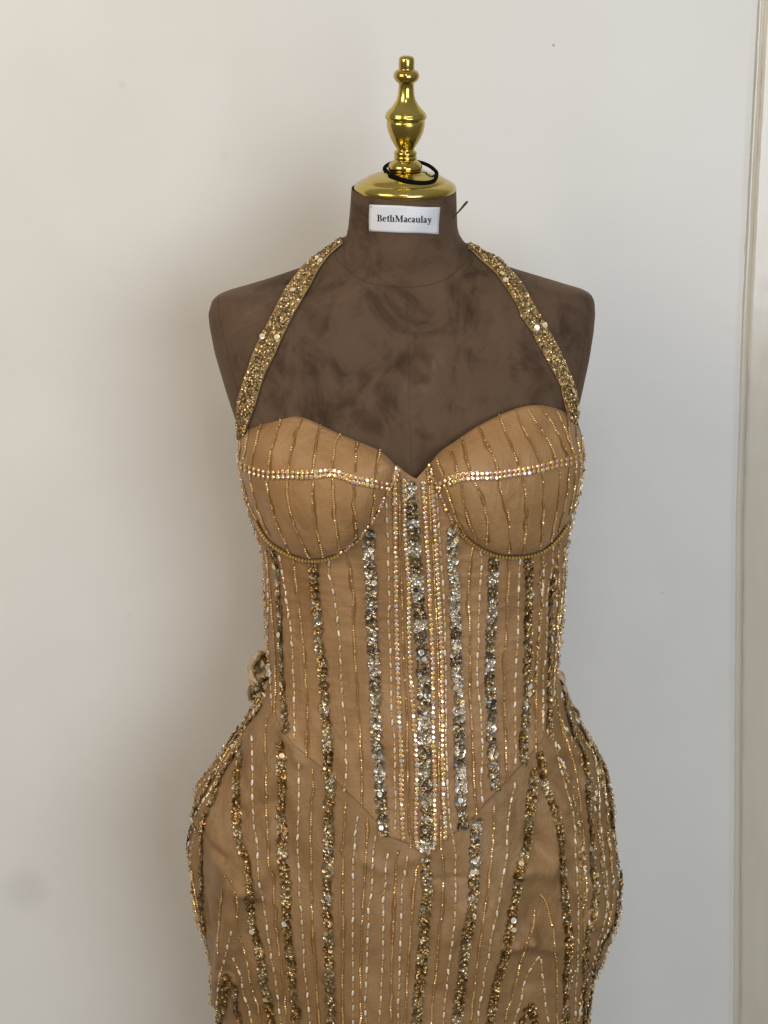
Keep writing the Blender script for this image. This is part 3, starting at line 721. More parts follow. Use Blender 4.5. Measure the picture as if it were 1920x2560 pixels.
def sequin_strip(pts, parent, width=20, kind='gold', dens=1.0, big=.05, b=None, name='sequin_strip', kfun=None):
    line = wig(smooth_line(pts, 2.0), 2.0, .02); A = Acc(); wp = width*PXM*1.12
    fr = frames(line[::4] if len(line) > 12 else line, .0006, b); V, Fc = ribbon([(p-n_*.0004, t, n_) for p, t, n_ in fr], wp*.62, .0008, .5); A.raw(V, Fc, 1)
    frs = frames(line, .0009, b); n = len(frs); sd = random.random()*80; cl = lambda i: noise.noise((sd, i*.055, 0))+.5*noise.noise((sd, i*.16, 3))
    for q in range(int(n*2*PXM*wp/(.0030**2)*dens)):      # broad overlapping discs under the small rings
        i = random.randrange(n); p, t, n_ = frs[i]; x = t.cross(n_).normalized(); o_ = random.uniform(-.42, .42)*wp; kk = cluster(kfun(i/n) if kfun else kind, cl(i))
        n2 = tiltn(n_, random.choice((.06, .12, .25))); t2 = (t-n2*t.dot(n2)).normalized()
        A.add(DISC, np.array(p+x*o_+n_*(.0001+.0006*random.random())), basis(t2, n2), random.uniform(.8, 1.1)*min(1, wp/.006+.25), 0, np.array(pick(kk))*random.uniform(.45, .8))
    Lm = sum((frs[i+1][0]-frs[i][0]).length for i in range(n-1)); cnt = int(Lm*wp/(.0019**2)*.46*dens)
    for q in range(cnt):
        f = random.random()*(n-1.001); i = int(f); p, t, n_ = frs[i]; p = p.lerp(frs[i+1][0], f-i); x = t.cross(n_).normalized()
        o_ = random.uniform(-.5, .5)*wp; kk = cluster(kfun(f/n) if kfun else kind, cl(i))
        n2 = tiltn(n_, random.choice((.06, .12, .22, .4))); t2 = (t-n2*t.dot(n2)).normalized()
        c = np.array(pick(kk))*random.uniform(.8, 1.1)
        A.add(RING, np.array(p+x*o_+n_*(.0008+.0013*random.random()*(1-abs(o_)/wp))), basis(t2, n2), random.uniform(.85, 1.15), 0, c)
        if random.random() < .10:   # tiny seed bead holding a sequin
            A.add(BEADS, np.array(p+x*o_*.8+n_*.0022), basis(t2, n2), .8, 2, np.array((.8, .6, .3)))
    nb = np.random.default_rng(len(parent.children)).poisson(big*Lm/.0095)
    for q in range(nb):
        i = random.randrange(n); p, t, n_ = frs[i]; x = t.cross(n_).normalized(); n2 = tiltn(n_, .16)
        col = random.choice(((.95, .93, .88), (.95, .78, .45), (.05, .04, .04), (.90, .80, .60), (.45, .41, .36))) if kind != 'brown' else random.choice(((.95, .78, .45), (.08, .05, .03), (.55, .32, .12), (.9, .85, .75)))
        t2 = (tiltn(t, .6)); t2 = (t2-n2*t2.dot(n2)).normalized()
        BIG.append((p+x*random.uniform(-.35, .35)*wp+n_*.0029, t2, n2, col, parent))
    return A.build(name, [M_seq, M_back2, M_bead], parent, tint=True)
def stone_row(pts, parent, step=12.0, lift=.0014, b=None, amp=.8):
    for p, t, n_ in frames(wig(smooth_line(pts, step), amp, .05), lift, b):
        n2 = tiltn(n_, .07); t2 = (t-n2*t.dot(n2)).normalized(); STONES.append((p, t2, n2, parent))

# ---- cups
for s in [[(215, 300), (190, 420), (165, 590)], [(320, 240), (290, 350), (250, 500), (225, 640)], [(455, 222), (450, 300), (420, 420), (370, 540), (360, 690)], [(640, 245), (600, 320), (545, 500), (520, 680)], [(770, 335), (735, 440), (725, 570), (715, 690)],
          [(935, 390), (890, 450), (870, 600), (868, 680)], [(1060, 450), (1055, 560), (1040, 700)], [(1240, 535), (1225, 640), (1210, 760)], [(130, 420), (135, 520), (122, 600)],
          [(210, 700), (240, 900), (300, 1080), (370, 1210)], [(345, 780), (370, 950), (430, 1120), (520, 1340)], [(505, 780), (510, 920), (560, 1120), (680, 1380)], [(715, 780), (705, 920), (730, 1120), (790, 1370)],
          [(870, 760), (875, 940), (890, 1120), (915, 1310)], [(1035, 800), (1030, 950), (1055, 1130), (1045, 1220)], [(1205, 830), (1190, 960), (1170, 1060)], [(150, 760), (200, 960), (270, 1090)], [(125, 720), (165, 880)]]:
    bead_string([v1(*p) for p in s], cupL)
for s in [[(415, 580), (430, 640), (450, 700)], [(510, 520), (550, 600), (565, 670)], [(600, 400), (620, 500), (660, 670)], [(715, 325), (770, 420), (850, 580), (870, 660)], [(885, 240), (940, 400), (1020, 590), (1030, 640)],
          [(1010, 200), (1060, 340), (1150, 470), (1200, 610)], [(1105, 210), (1180, 320), (1270, 450), (1320, 590)], [(1195, 160), (1230, 220), (1320, 350), (1410, 550)], [(1325, 220), (1380, 330), (1450, 530)], [(1400, 215), (1420, 400), (1450, 520)], [(1460, 270), (1480, 400), (1490, 510)], [(1515, 400), (1520, 500)],
          [(480, 800), (530, 930), (580, 1080), (640, 1170)], [(590, 770), (610, 900), (650, 1050), (710, 1190)], [(700, 760), (770, 920), (800, 1080), (790, 1220)], [(880, 720), (910, 880), (960, 1000), (960, 1290)], [(1060, 720), (1090, 850), (1090, 1050), (1070, 1290)],
          [(1215, 680), (1225, 850), (1220, 1050), (1200, 1260)], [(1345, 660), (1345, 850), (1310, 1050), (1280, 1200)], [(1420, 640), (1410, 800), (1370, 1000), (1340, 1130)], [(1470, 600), (1460, 800), (1420, 1000)], [(1510, 600), (1490, 780), (1455, 930)]]:
    bead_string([v2(*p) for p in s], cupR)
bandL = [v1(*p) for p in [(110, 640), (230, 690), (340, 730), (480, 720), (600, 727), (720, 727), (800, 706), (880, 703), (960, 735), (1040, 770), (1150, 785), (1290, 812)]]
bandR = [v2(*p) for p in [(440, 778), (520, 738), (640, 702), (760, 706), (880, 698), (1000, 682), (1100, 665), (1220, 643), (1330, 610), (1440, 590), (1530, 556)]]
for band, o in ((bandL, cupL), (bandR, cupR)):
    for s in (-6, 6): stone_row([(x, y+s) for x, y in band], o, 11.8, .0012)
M_wire = newmat('gold_wire_bead', (.80, .55, .17), .22, .7, Coat_Weight=.5)
def under(pts, parent):
    line = smooth_line(pts, 2.0); fr = frames(line, .0018); A = Acc(); V, Fc = tube([p-n_*.0008 for p, t, n_ in fr[::2]], .0014, 6); A.raw(V, Fc, 1)
    T = t_bead(.0026, .0021, 6)
    for p, t, n_ in frames([(x, y-3) for x, y in smooth_line(pts, 7.6)], .0030): A.add(T, np.array(p), basis(t, n_), random.uniform(.9, 1.1))
    A.build('underwire_trim', [M_wire, M_back], parent)
under(wireL[4:13], cupL); under(wireR[6:17], cupR)
stone_row(wireL[12:], cupL, 11.8, .0018); stone_row(wireR[:7], cupR, 11.8, .0018)
# ---- bodice columns
g1 = lambda x, y: (600+x/3.77, 1360+y/3.77)
g2 = lambda x, y: (900+x/4.1475, 1860+y/4.1475)
g3 = lambda x, y: (960+x/3.456, 1360+y/3.456)
def mp(*segs):
    out = []
    for f, l in segs: out += [f(*p) for p in l]
    return out
cols = [
 ('p', mp((g1, [(245, 60), (262, 250), (270, 430), (265, 850), (290, 1200), (300, 1530)]))),
 ('b', mp((g1, [(255, 60), (290, 400), (320, 800), (345, 1200), (340, 1450), (325, 1600)]))),
 ('sb', 15, mp((g1, [(300, 20), (345, 200), (370, 500), (385, 900), (405, 1300), (430, 1700), (432, 1780)]))),
 ('p', mp((g1, [(380, 110), (400, 260), (440, 520), (465, 680), (485, 850), (490, 950), (505, 1150), (510, 1420), (520, 1700), (512, 1850)]))),
 ('b', mp((g1, [(505, 130), (530, 330), (545, 500), (580, 700), (600, 950), (625, 1250), (645, 1600), (630, 1800), (630, 2010)]))),
 ('sb', 19, mp((g1, [(690, 170), (710, 350), (715, 550), (745, 750), (760, 1000), (790, 1200), (800, 1450), (810, 1650), (835, 1850), (830, 2036)]), (a_, [(1210, 420)]))),
 ('p', mp((g1, [(845, 160), (835, 220), (855, 370), (890, 510), (930, 780), (945, 1000), (950, 1250), (965, 1450), (985, 1620), (1005, 1880), (1000, 2030)]), (a_, [(1355, 300), (1360, 420), (1345, 560)]))),
 ('b', mp((g1, [(1000, 60), (1030, 200), (1060, 380), (1075, 530), (1065, 720), (1080, 950), (1100, 1250), (1115, 1500), (1135, 1750)]), (a_, [(1470, 200), (1485, 400), (1480, 680)]))),
 ('ss', 22, mp((v1, [(1170, 1160)]), (g1, [(1215, 20), (1220, 150), (1240, 400), (1245, 700), (1260, 1000), (1270, 1300), (1285, 1600), (1290, 1850)]), (g2, [(205, 200), (215, 500), (230, 750), (262, 950)]))),
 ('p', mp((v1, [(1295, 950), (1300, 1150)]), (g1, [(1395, 0), (1400, 270), (1410, 560), (1395, 700), (1415, 980), (1425, 1250), (1430, 1530), (1450, 1820)]), (g2, [(365, 240), (355, 400), (370, 560), (370, 700), (362, 880)]))),
 ('r', mp((v1, [(1385, 690), (1358, 780), (1362, 970), (1365, 1180)]), (g1, [(1465, 60), (1470, 450), (1475, 850), (1485, 1250), (1500, 1650)]), (g2, [(420, 0), (430, 200), (430, 350), (425, 550), (440, 740), (440, 900), (448, 980)]))),
 ('b', mp((v1, [(1385, 700), (1405, 1000), (1400, 1250)]), (g1, [(1520, 200), (1530, 700), (1545, 1200), (1580, 1650)]), (g2, [(490, 50), (495, 450), (505, 800), (530, 1070)]))),
 ('r', mp((v1, [(1430, 775), (1440, 950), (1440, 1180)]), (g1, [(1560, 20), (1585, 300), (1590, 700), (1600, 1100), (1625, 1500)]), (g2, [(580, 0), (590, 350), (585, 550), (575, 750), (580, 1000), (604, 1075)]))),
 ('ss', 25, mp((v2, [(200, 750), (215, 900), (225, 1100)]), (g3, [(265, 0), (285, 300), (310, 560), (325, 850), (340, 1100), (345, 1350), (355, 1600)]), (g2, [(670, 0), (680, 400), (700, 700), (680, 1050), (680, 1120)]))),
 ('r', mp((v2, [(300, 765), (310, 900), (320, 1100)]), (g3, [(370, 0), (385, 300), (405, 700), (420, 1000), (420, 1300), (425, 1600)]), (g2, [(755, 0), (770, 200), (775, 400), (770, 600), (780, 850), (780, 1020), (757, 1085)]))),
 ('b', mp((v2, [(338, 660), (350, 850), (360, 1100)]), (g3, [(425, 50), (440, 400), (465, 900), (475, 1300), (480, 1700)]), (g2, [(815, 0), (820, 400), (840, 800), (835, 1085)]))),
 ('r', mp((v2, [(365, 640), (370, 770), (375, 900), (390, 1080)]), (g3, [(450, 40), (460, 300), (475, 480), (485, 750), (500, 1000), (500, 1200), (505, 1500)]), (g2, [(850, 0), (855, 150), (865, 400), (865, 600), (880, 780), (885, 900), (880, 970)]))),
 ('p', mp((v2, [(410, 840), (405, 970), (425, 1190)]), (g3, [(490, 80), (505, 340), (520, 480), (525, 750), (530, 980), (535, 1380), (535, 1650)]), (g2, [(890, 50), (900, 200), (900, 360), (905, 500), (915, 660), (930, 810), (960, 940)]))),
 ('ss', 22, mp((v2, [(530, 1080), (530, 1220)]), (g3, [(590, 0), (590, 200), (615, 500), (620, 700), (625, 1000), (640, 1300), (645, 1600)]), (g2, [(1030, 0), (1030, 150), (1040, 350), (1045, 500), (1045, 700), (1060, 885)]))),
 ('b', mp((v2, [(680, 1240)]), (g3, [(735, 200), (725, 450), (740, 700), (740, 1000), (740, 1300), (755, 1600)]), (g2, [(1170, 0), (1180, 400), (1195, 600), (1205, 720)]))),
 ('p', mp((g3, [(830, 60), (845, 180), (830, 300), (820, 560), (815, 700), (815, 820), (800, 1080), (805, 1220), (820, 1340), (840, 1480), (845, 1720)]), (g2, [(1270, 0), (1265, 150), (1255, 320), (1250, 460), (1272, 600)]))),
 ('ss', 20, mp((g3, [(945, 110), (940, 300), (930, 560), (920, 800), (910, 1000), (910, 1200), (930, 1400), (920, 1600)]), (g2, [(1350, 0), (1380, 150), (1385, 330), (1400, 470)]))),
 ('b', mp((g3, [(1070, 130), (1080, 220), (1070, 400), (1055, 750), (1030, 1000), (1035, 1300), (1045, 1600)]), (b_, [(325, 200), (340, 400), (340, 600)]))),
 ('p', mp((g3, [(1175, 130), (1170, 240), (1155, 380), (1160, 620), (1150, 880), (1135, 1010), (1130, 1270), (1125, 1400)]), (b_, [(425, 0), (420, 150), (430, 300), (425, 450)]))),
 ('sb', 18, mp((g3, [(1240, 120), (1250, 280), (1250, 420), (1240, 700), (1240, 950), (1230, 1200), (1220, 1450)]), (b_, [(520, 0), (500, 200), (500, 350), (510, 440)]))),
 ('b', mp((g3, [(1360, 110), (1370, 240), (1375, 380), (1355, 600), (1340, 800), (1315, 1000), (1310, 1200), (1310, 1500)]), (b_, [(625, 0), (628, 310)]))),
 ('p', mp((g3, [(1455, 10), (1455, 150), (1410, 400), (1400, 500), (1405, 750), (1385, 1010), (1365, 1150), (1370, 1300), (1375, 1560), (1370, 1650)]))),
 ('sg', 14, mp((g3, [(1450, 260), (1440, 450), (1440, 700), (1430, 900), (1430, 1100), (1420, 1300), (1430, 1500), (1420, 1600)]))),
 ('b', mp((g3, [(1500, 100), (1510, 500), (1490, 700), (1465, 1100), (1450, 1400)]))),
 ('p', mp((g3, [(1550, 30), (1545, 330), (1525, 530), (1505, 700), (1475, 1000), (1462, 1320)]))),
 ('b', mp((g3, [(1570, 20), (1572, 300), (1550, 550), (1520, 800), (1490, 1100)]))),
]
for c in cols:
    if c[0] == 'p': pearl_string(c[1], bodice)
    elif c[0] == 'b': bead_string(c[1], bodice, amp=1.8)
    elif c[0] == 'r': stone_row(c[1], bodice, 12.2, .0014)
    elif c[0] == 'ss': sequin_strip(c[2], bodice, c[1], 'silver', big=.10)
    elif c[0] == 'sb': sequin_strip(c[2], bodice, c[1], 'gold', big=.06, kfun=lambda f: random.choice(('gold', 'brown', 'silver')))
    elif c[0] == 'sg': sequin_strip(c[2], bodice, c[1], 'gold', big=.04)
# ---- skirt columns
h1 = lambda x, y: (560+x/5.925, 1580+y/5.925)
sk = [
 ('sb', 13, mp((a_, [(345, 480), (320, 560), (280, 680), (220, 790), (205, 950), (210, 1100), (205, 1276)]), (d_, [(205, 200), (205, 400), (232, 560)]))),
 ('sb', 17, mp((a_, [(515, 250), (480, 450), (490, 650), (480, 850), (500, 950), (560, 1100), (595, 1230)]), (d_, [(590, 150), (580, 280), (600, 400), (640, 560), (670, 700), (690, 900), (720, 1000), (745, 1150), (770, 1300)]))),
 ('b', mp((d_, [(372, 200), (355, 400), (330, 720)]))), ('b', mp((d_, [(378, 110), (382, 75), (405, 62), (430, 110), (480, 230), (495, 330), (470, 490), (500, 565)]))),
 ('p', mp((a_, [(610, 130), (612, 350), (612, 590), (620, 810), (655, 1020), (655, 1260)]), (d_, [(655, 110), (685, 230), (720, 430), (730, 555), (750, 670), (765, 780), (795, 885), (805, 1000), (820, 1110), (840, 1300)]))),
 ('b', mp((h1, [(655, 1250), (625, 1420), (615, 1650)]), (a_, [(720, 300), (725, 450), (720, 650), (730, 850), (740, 1000), (735, 1130)]), (d_, [(745, 0), (780, 150), (795, 400), (810, 580), (840, 800), (870, 1000), (880, 1150), (890, 1300)]))),
 ('sb', 19, mp((a_, [(840, 180), (840, 400), (860, 600), (840, 750), (850, 900), (840, 1110)]), (d_, [(865, 0), (880, 150), (885, 350), (895, 600), (920, 780), (930, 950), (960, 1120), (965, 1300)]))),
 ('p', mp((a_, [(980, 350), (980, 580), (975, 810), (970, 940), (973, 1060)]), (d_, [(980, 30), (985, 140), (998, 375), (1018, 600), (1017, 715), (1022, 835), (1043, 955), (1058, 1175), (1075, 1300)]))),
 ('b', mp((a_, [(1092, 400), (1100, 520), (1085, 650), (1080, 800), (1070, 920), (1085, 1050)]), (d_, [(1085, 0), (1075, 150), (1090, 400), (1095, 590), (1110, 750), (1120, 950), (1135, 1150), (1150, 1300)]))),
 ('sm', 20, mp((a_, [(1230, 450), (1240, 560), (1220, 700), (1215, 850), (1220, 970), (1215, 1100)]), (d_, [(1215, 0), (1210, 200), (1210, 400), (1225, 550), (1220, 700), (1225, 850), (1235, 1000), (1240, 1300)]))),
 ('b', mp((a_, [(1355, 660), (1345, 850), (1325, 1020)]), (d_, [(1335, 0), (1330, 300), (1335, 600), (1325, 900), (1335, 1300)]))),
 ('p', mp((a_, [(1450, 770), (1428, 900), (1425, 1020), (1410, 1140)]), (d_, [(1410, 0), (1412, 240), (1410, 465), (1408, 710), (1415, 825), (1410, 1060), (1415, 1300)]))),
 ('b', mp((a_, [(1530, 790), (1525, 930), (1510, 1100)]), (d_, [(1510, 0), (1500, 200), (1485, 400), (1480, 650), (1470, 850), (1475, 1100), (1470, 1300)]))),
 ('p', mp((a_, [(1590, 925), (1570, 1040), (1565, 1165)]), (d_, [(1563, 20), (1567, 140), (1555, 260), (1533, 370), (1527, 605), (1520, 840), (1508, 1070), (1515, 1300)]))),
 ('p', mp((g2, [(285, 1135), (268, 1285), (262, 1440)]), (d_, [(1655, 270), (1650, 500), (1650, 750), (1635, 980), (1620, 1300)]))),
 ('b', mp((g2, [(390, 1100), (375, 1300), (360, 1576)]), (lambda x, y: (x, y), [(982, 2350), (976, 2570)]))),
 ('p', mp((g2, [(495, 1165), (465, 1325), (440, 1475)]), (c_, [(18, 160), (8, 375), (0, 590), (-8, 900), (-15, 1200)]))),
 ('b', mp((g2, [(615, 1215), (590, 1330), (565, 1500)]), (c_, [(100, 200), (85, 400), (70, 600), (55, 850), (40, 1100), (35, 1210)]))),
 ('sm', 20, mp((g2, [(680, 1180), (690, 1300), (690, 1450)]), (c_, [(205, 150), (205, 280), (180, 400), (185, 550), (160, 700), (155, 850), (135, 1000), (118, 1210)]))),
 ('b', mp((g2, [(850, 1150), (865, 1300), (860, 1576)]), (c_, [(320, 250), (290, 500), (275, 750), (245, 950), (230, 1210)]))),
 ('p', mp((g2, [(970, 990), (980, 1075), (1000, 1180), (985, 1320), (980, 1470)]), (c_, [(403, 160), (412, 265), (405, 385), (400, 495), (382, 600), (365, 705), (350, 915), (322, 1030), (318, 1210)]))),
 ('ss', 20, mp((g2, [(1225, 780), (1195, 900), (1190, 1050), (1190, 1250), (1170, 1500)]), (c_, [(545, 150), (540, 300), (520, 430), (490, 550), (475, 650), (465, 780), (450, 900), (440, 1000), (430, 1100), (412, 1210)]))),
 ('b', mp((g2, [(1385, 650), (1385, 950), (1350, 1250), (1320, 1576)]), (c_, [(640, 250), (610, 450), (570, 750), (540, 1000), (520, 1210)]))),
 ('p', mp((b_, [(420, 620), (380, 800), (365, 930), (350, 1080), (340, 1240), (340, 1350), (310, 1490)]), (c_, [(750, 150), (733, 265), (713, 380), (692, 485), (665, 595), (653, 705), (622, 800), (612, 910), (595, 1010), (575, 1200)]))),
 ('sb', 19, mp((b_, [(612, 480), (610, 600), (590, 730), (570, 850), (560, 1000), (550, 1150), (530, 1280), (490, 1400)]), (c_, [(885, 100), (840, 280), (830, 400), (800, 550), (780, 680), (740, 800), (710, 900), (690, 1010), (662, 1210)]))),
 ('sb', 16, mp((b_, [(662, 315), (690, 450), (720, 600), (740, 750), (810, 850), (840, 1000), (880, 1100), (880, 1300), (890, 1450)]), (c_, [(1210, 150), (1225, 300), (1245, 450), (1250, 600), (1240, 750), (1220, 900), (1225, 1050), (1235, 1210)]))),
 ('p', mp((b_, [(820, 220), (840, 350), (870, 465), (910, 610), (945, 730), (975, 860), (1005, 1010), (1025, 1125), (1020, 1260), (1025, 1400)]), (c_, [(1308, 60), (1313, 160), (1315, 360), (1320, 520), (1315, 680), (1302, 870), (1295, 1030), (1285, 1200)]))),
 ('b', mp((b_, [(865, 30), (890, 100), (940, 230), (990, 380), (1020, 500), (1045, 650), (1070, 850), (1090, 1100), (1110, 1350)]), (c_, [(1375, 50), (1385, 250), (1362, 350), (1360, 600), (1370, 800)]))),
 ('sg', 14, mp((b_, [(965, 20), (1000, 130), (1060, 230), (1110, 350), (1140, 500), (1140, 650), (1150, 800), (1160, 1000), (1180, 1100), (1180, 1300), (1200, 1500)]), (c_, [(1440, 120), (1460, 180), (1450, 260), (1430, 400), (1390, 520), (1380, 640), (1370, 750), (1370, 900), (1360, 1050), (1360, 1210)]))),
 ('p', mp((b_, [(1150, 220), (1205, 370), (1240, 500), (1240, 620), (1250, 750), (1260, 870), (1250, 990), (1275, 1120), (1290, 1250), (1300, 1390)]), (c_, [(1522, 80), (1530, 180), (1532, 280), (1520, 380), (1498, 460), (1475, 550), (1445, 620), (1435, 700), (1410, 860), (1400, 960)]))),
 ('b', mp((b_, [(1270, 440), (1310, 700), (1330, 950), (1350, 1250), (1370, 1450)]), (c_, [(1575, 100), (1572, 300), (1530, 470)]))),
 ('sg', 13, mp((b_, [(1060, 60), (1155, 210), (1218, 330), (1305, 470), (1335, 650), (1365, 800), (1378, 1000), (1408, 1200), (1448, 1350), (1482, 1500)]), (c_, [(1625, 120), (1622, 280), (1585, 440), (1530, 550), (1490, 620), (1435, 800), (1405, 1000), (1365, 1210)]))),
 ('b', mp((c_, [(1030, 225), (1000, 330), (970, 520), (940, 600), (890, 720), (860, 850), (840, 950), (800, 1050), (770, 1210)]))),
 ('b', mp((c_, [(1040, 220), (1070, 240), (1110, 400), (1140, 520), (1135, 600), (1160, 760), (1160, 1000), (1165, 1200)]))),
 ('p', mp((c_, [(1025, 680), (965, 770), (920, 860), (900, 960), (875, 1060), (840, 1200)]))), ('p', mp((c_, [(1040, 700), (1050, 840), (1068, 915), (1070, 990), (1085, 1080), (1100, 1200)]))),
 ('sb', 16, mp((c_, [(965, 1030), (930, 1100), (880, 1210)]))), ('sb', 14, mp((c_, [(975, 1050), (1000, 1210)]))),
 ('sb', 20, mp((d_, [(410, 890), (400, 1000), (375, 1100), (345, 1300)]))), ('sb', 14, mp((d_, [(470, 960), (470, 1100), (500, 1200), (540, 1300)]))),
 ('p', mp((d_, [(455, 740), (495, 830), (535, 920), (535, 1035), (585, 1145), (620, 1300)]))), ('p', mp((d_, [(440, 530), (415, 635), (385, 750), (350, 880), (335, 1000), (330, 1200)]))),
 ('b', mp((d_, [(510, 580), (550, 660), (585, 850), (590, 930), (610, 1000), (660, 1120), (680, 1300)]))),
 ('p', mp((a_, [(360, 440), (225, 640), (165, 740), (132, 830), (108, 930)]))),
 ('b', mp((a_, [(560, 60), (470, 140), (390, 290), (320, 430)]))), ('sg', 9, mp((a_, [(500, 50), (440, 150), (370, 300), (310, 430), (250, 540)]))), ('b', mp((a_, [(530, 120), (440, 270), (370, 370)]))),
 ('sg', 10, mp((h1, [(560, 1090), (480, 1200), (330, 1380), (150, 1600), (60, 1740)]))), ('sg', 9, mp((a_, [(250, 540), (190, 640), (140, 760), (105, 900), (100, 1050), (105, 1200)]))),
 ('sg', 12, mp((a_, [(530, 170), (470, 270), (400, 380), (345, 470)]))), ('b', mp((d_, [(130, 60), (170, 300), (225, 540)]))), ('b', mp((d_, [(100, 0), (118, 100), (150, 300), (190, 460), (240, 590)]))), ('sg', 8, mp((a_, [(98, 950), (100, 1100), (108, 1270)]), (d_, [(122, 120), (150, 260)]))), ('b', mp((b_, [(1070, 70), (1165, 215), (1228, 335), (1312, 475), (1342, 650), (1372, 800), (1384, 1000), (1414, 1200), (1450, 1350)]))),
 ('b', mp((g3, [(1490, 1330), (1520, 1500), (1570, 1660), (1620, 1850)]))), ('sg', 15, mp((g3, [(1520, 1180), (1560, 1290), (1570, 1400), (1610, 1560), (1650, 1700)]))),
]
for c in sk:
    if c[0] == 'p': pearl_string(c[1], skirt)
    elif c[0] == 'b': bead_string(c[1], skirt, T=BEADS if c[0] == 'x' else BEAD)
    elif c[0] == 'ss': sequin_strip(c[2], skirt, c[1], 'silver', big=.05, kfun=lambda f: 'silver' if random.random() > f else 'brown')
    elif c[0] == 'sm': sequin_strip(c[2], skirt, c[1], 'gold', big=.05, kfun=lambda f: random.choice(('silver', 'gold', 'brown')) if f < .5 else random.choice(('gold', 'brown')))
    elif c[0] == 'sb': sequin_strip(c[2], skirt, c[1], 'brown', big=.05, kfun=lambda f: random.choice(('gold', 'brown', 'brown')))
    elif c[0] == 'sg': sequin_strip(c[2], skirt, c[1], 'gold', big=.02)
# ---- stones, large sequins, left-over pearls
stone_me = []
for m in M_stone:
    me = bpy.data.meshes.new('rhinestone'); me.from_pydata([tuple(v) for v in STN[0]], [], STN[1]); me.materials.append(m); me.materials.append(M_setting)
    me.polygons.foreach_set('material_index', STN[2]); stone_me.append(me)
rest = {}
for i, (p, t, n_, par) in enumerate(STONES):
    v = noise.noise((p.x*70, 2.0, p.z*30)); k = (0 if v < -.2 else 1 if v < 0 else 6 if v < .2 else 3) if random.random() < .6 else random.randrange(8)
    if i < 300: place('rhinestone', stone_me[k], p, t, n_, par, random.uniform(.95, 1.05))
    else: rest.setdefault((par.name, k), (par, Acc()))[1].add(STN, np.array(p), basis(t, n_))
byp = {}
for (pn_, k), (par, A) in rest.items(): byp.setdefault(pn_, (par, []))[1].append((k, A))
for pn_, (par, l) in byp.items():
    V = []; Fc = []; fm = []
    for k, A in l:
        b0 = len(V); V += list(np.vstack(A.V)); Fc += [tuple(b0+i for i in f) for f in A.F]; fm += [8 if q == 1 else k for q in A.m]
    addmesh('rhinestone_rows', V, Fc, M_stone+[M_setting], par, False, fm)['kind'] = 'stuff'
for nme, (par, A) in pearl_rest.items(): A.build('pearl_beads', [pearl_me[0].materials[0]], par, True)['kind'] = 'stuff'
for q in BIG[:290]: big_sequin(*q)

# beads standing proud round the sides of the hips and waist
def side_beading(sh, parent, pya, pyb, cnt, fn):
    A = Acc()
    rows = [[fn(sh.pt(th, zof(pya)), th)] for th in ()]
    tracks = [s0+o for s0 in (0, math.pi) for o in (-.62, -.42, -.24, -.10, .04, .16)]
    for q in range(cnt):
        th = random.choice(tracks)+random.gauss(0, .012); z = zof(random.uniform(pya, pyb)); p = fn(sh.pt(th, z), th)
        l, r_ = sh.L(z), sh.R(z); nn = Vector(((p.x-(l+r_)/2)/((r_-l)/2)**2, (p.y-.004)/.12**2, 0)).normalized()
        t = (fn(sh.pt(th, z-.003), th)-p).normalized(); n2 = tiltn(nn, .3); t2 = (t-n2*t.dot(n2)).normalized(); k = random.random()
        if k < .45: A.add(BEAD, np.array(p+nn*random.uniform(.0006, .0022)), basis(t2, n2), 1, 1, np.array((.8, .6, .3)))
        elif k < .5: A.add(PEARL, np.array(p+nn*.0014), basis(t2, n2), .9, 2, np.array((.7, .6, .4)))
        else: A.add(RING, np.array(p+nn*random.uniform(.0006, .0028)), basis(t2, n2), 1, 0, np.array(pick('gold')))
    o = A.build('side_beading', [M_seq, M_bead, M_pearl], parent, tint=True); o['kind'] = 'stuff'
side_beading(skr, skirt, 1720, 2650, 2600, skirt_pt)
side_beading(bod, bodice, 1130, 1700, 1300, lambda p, th: p)

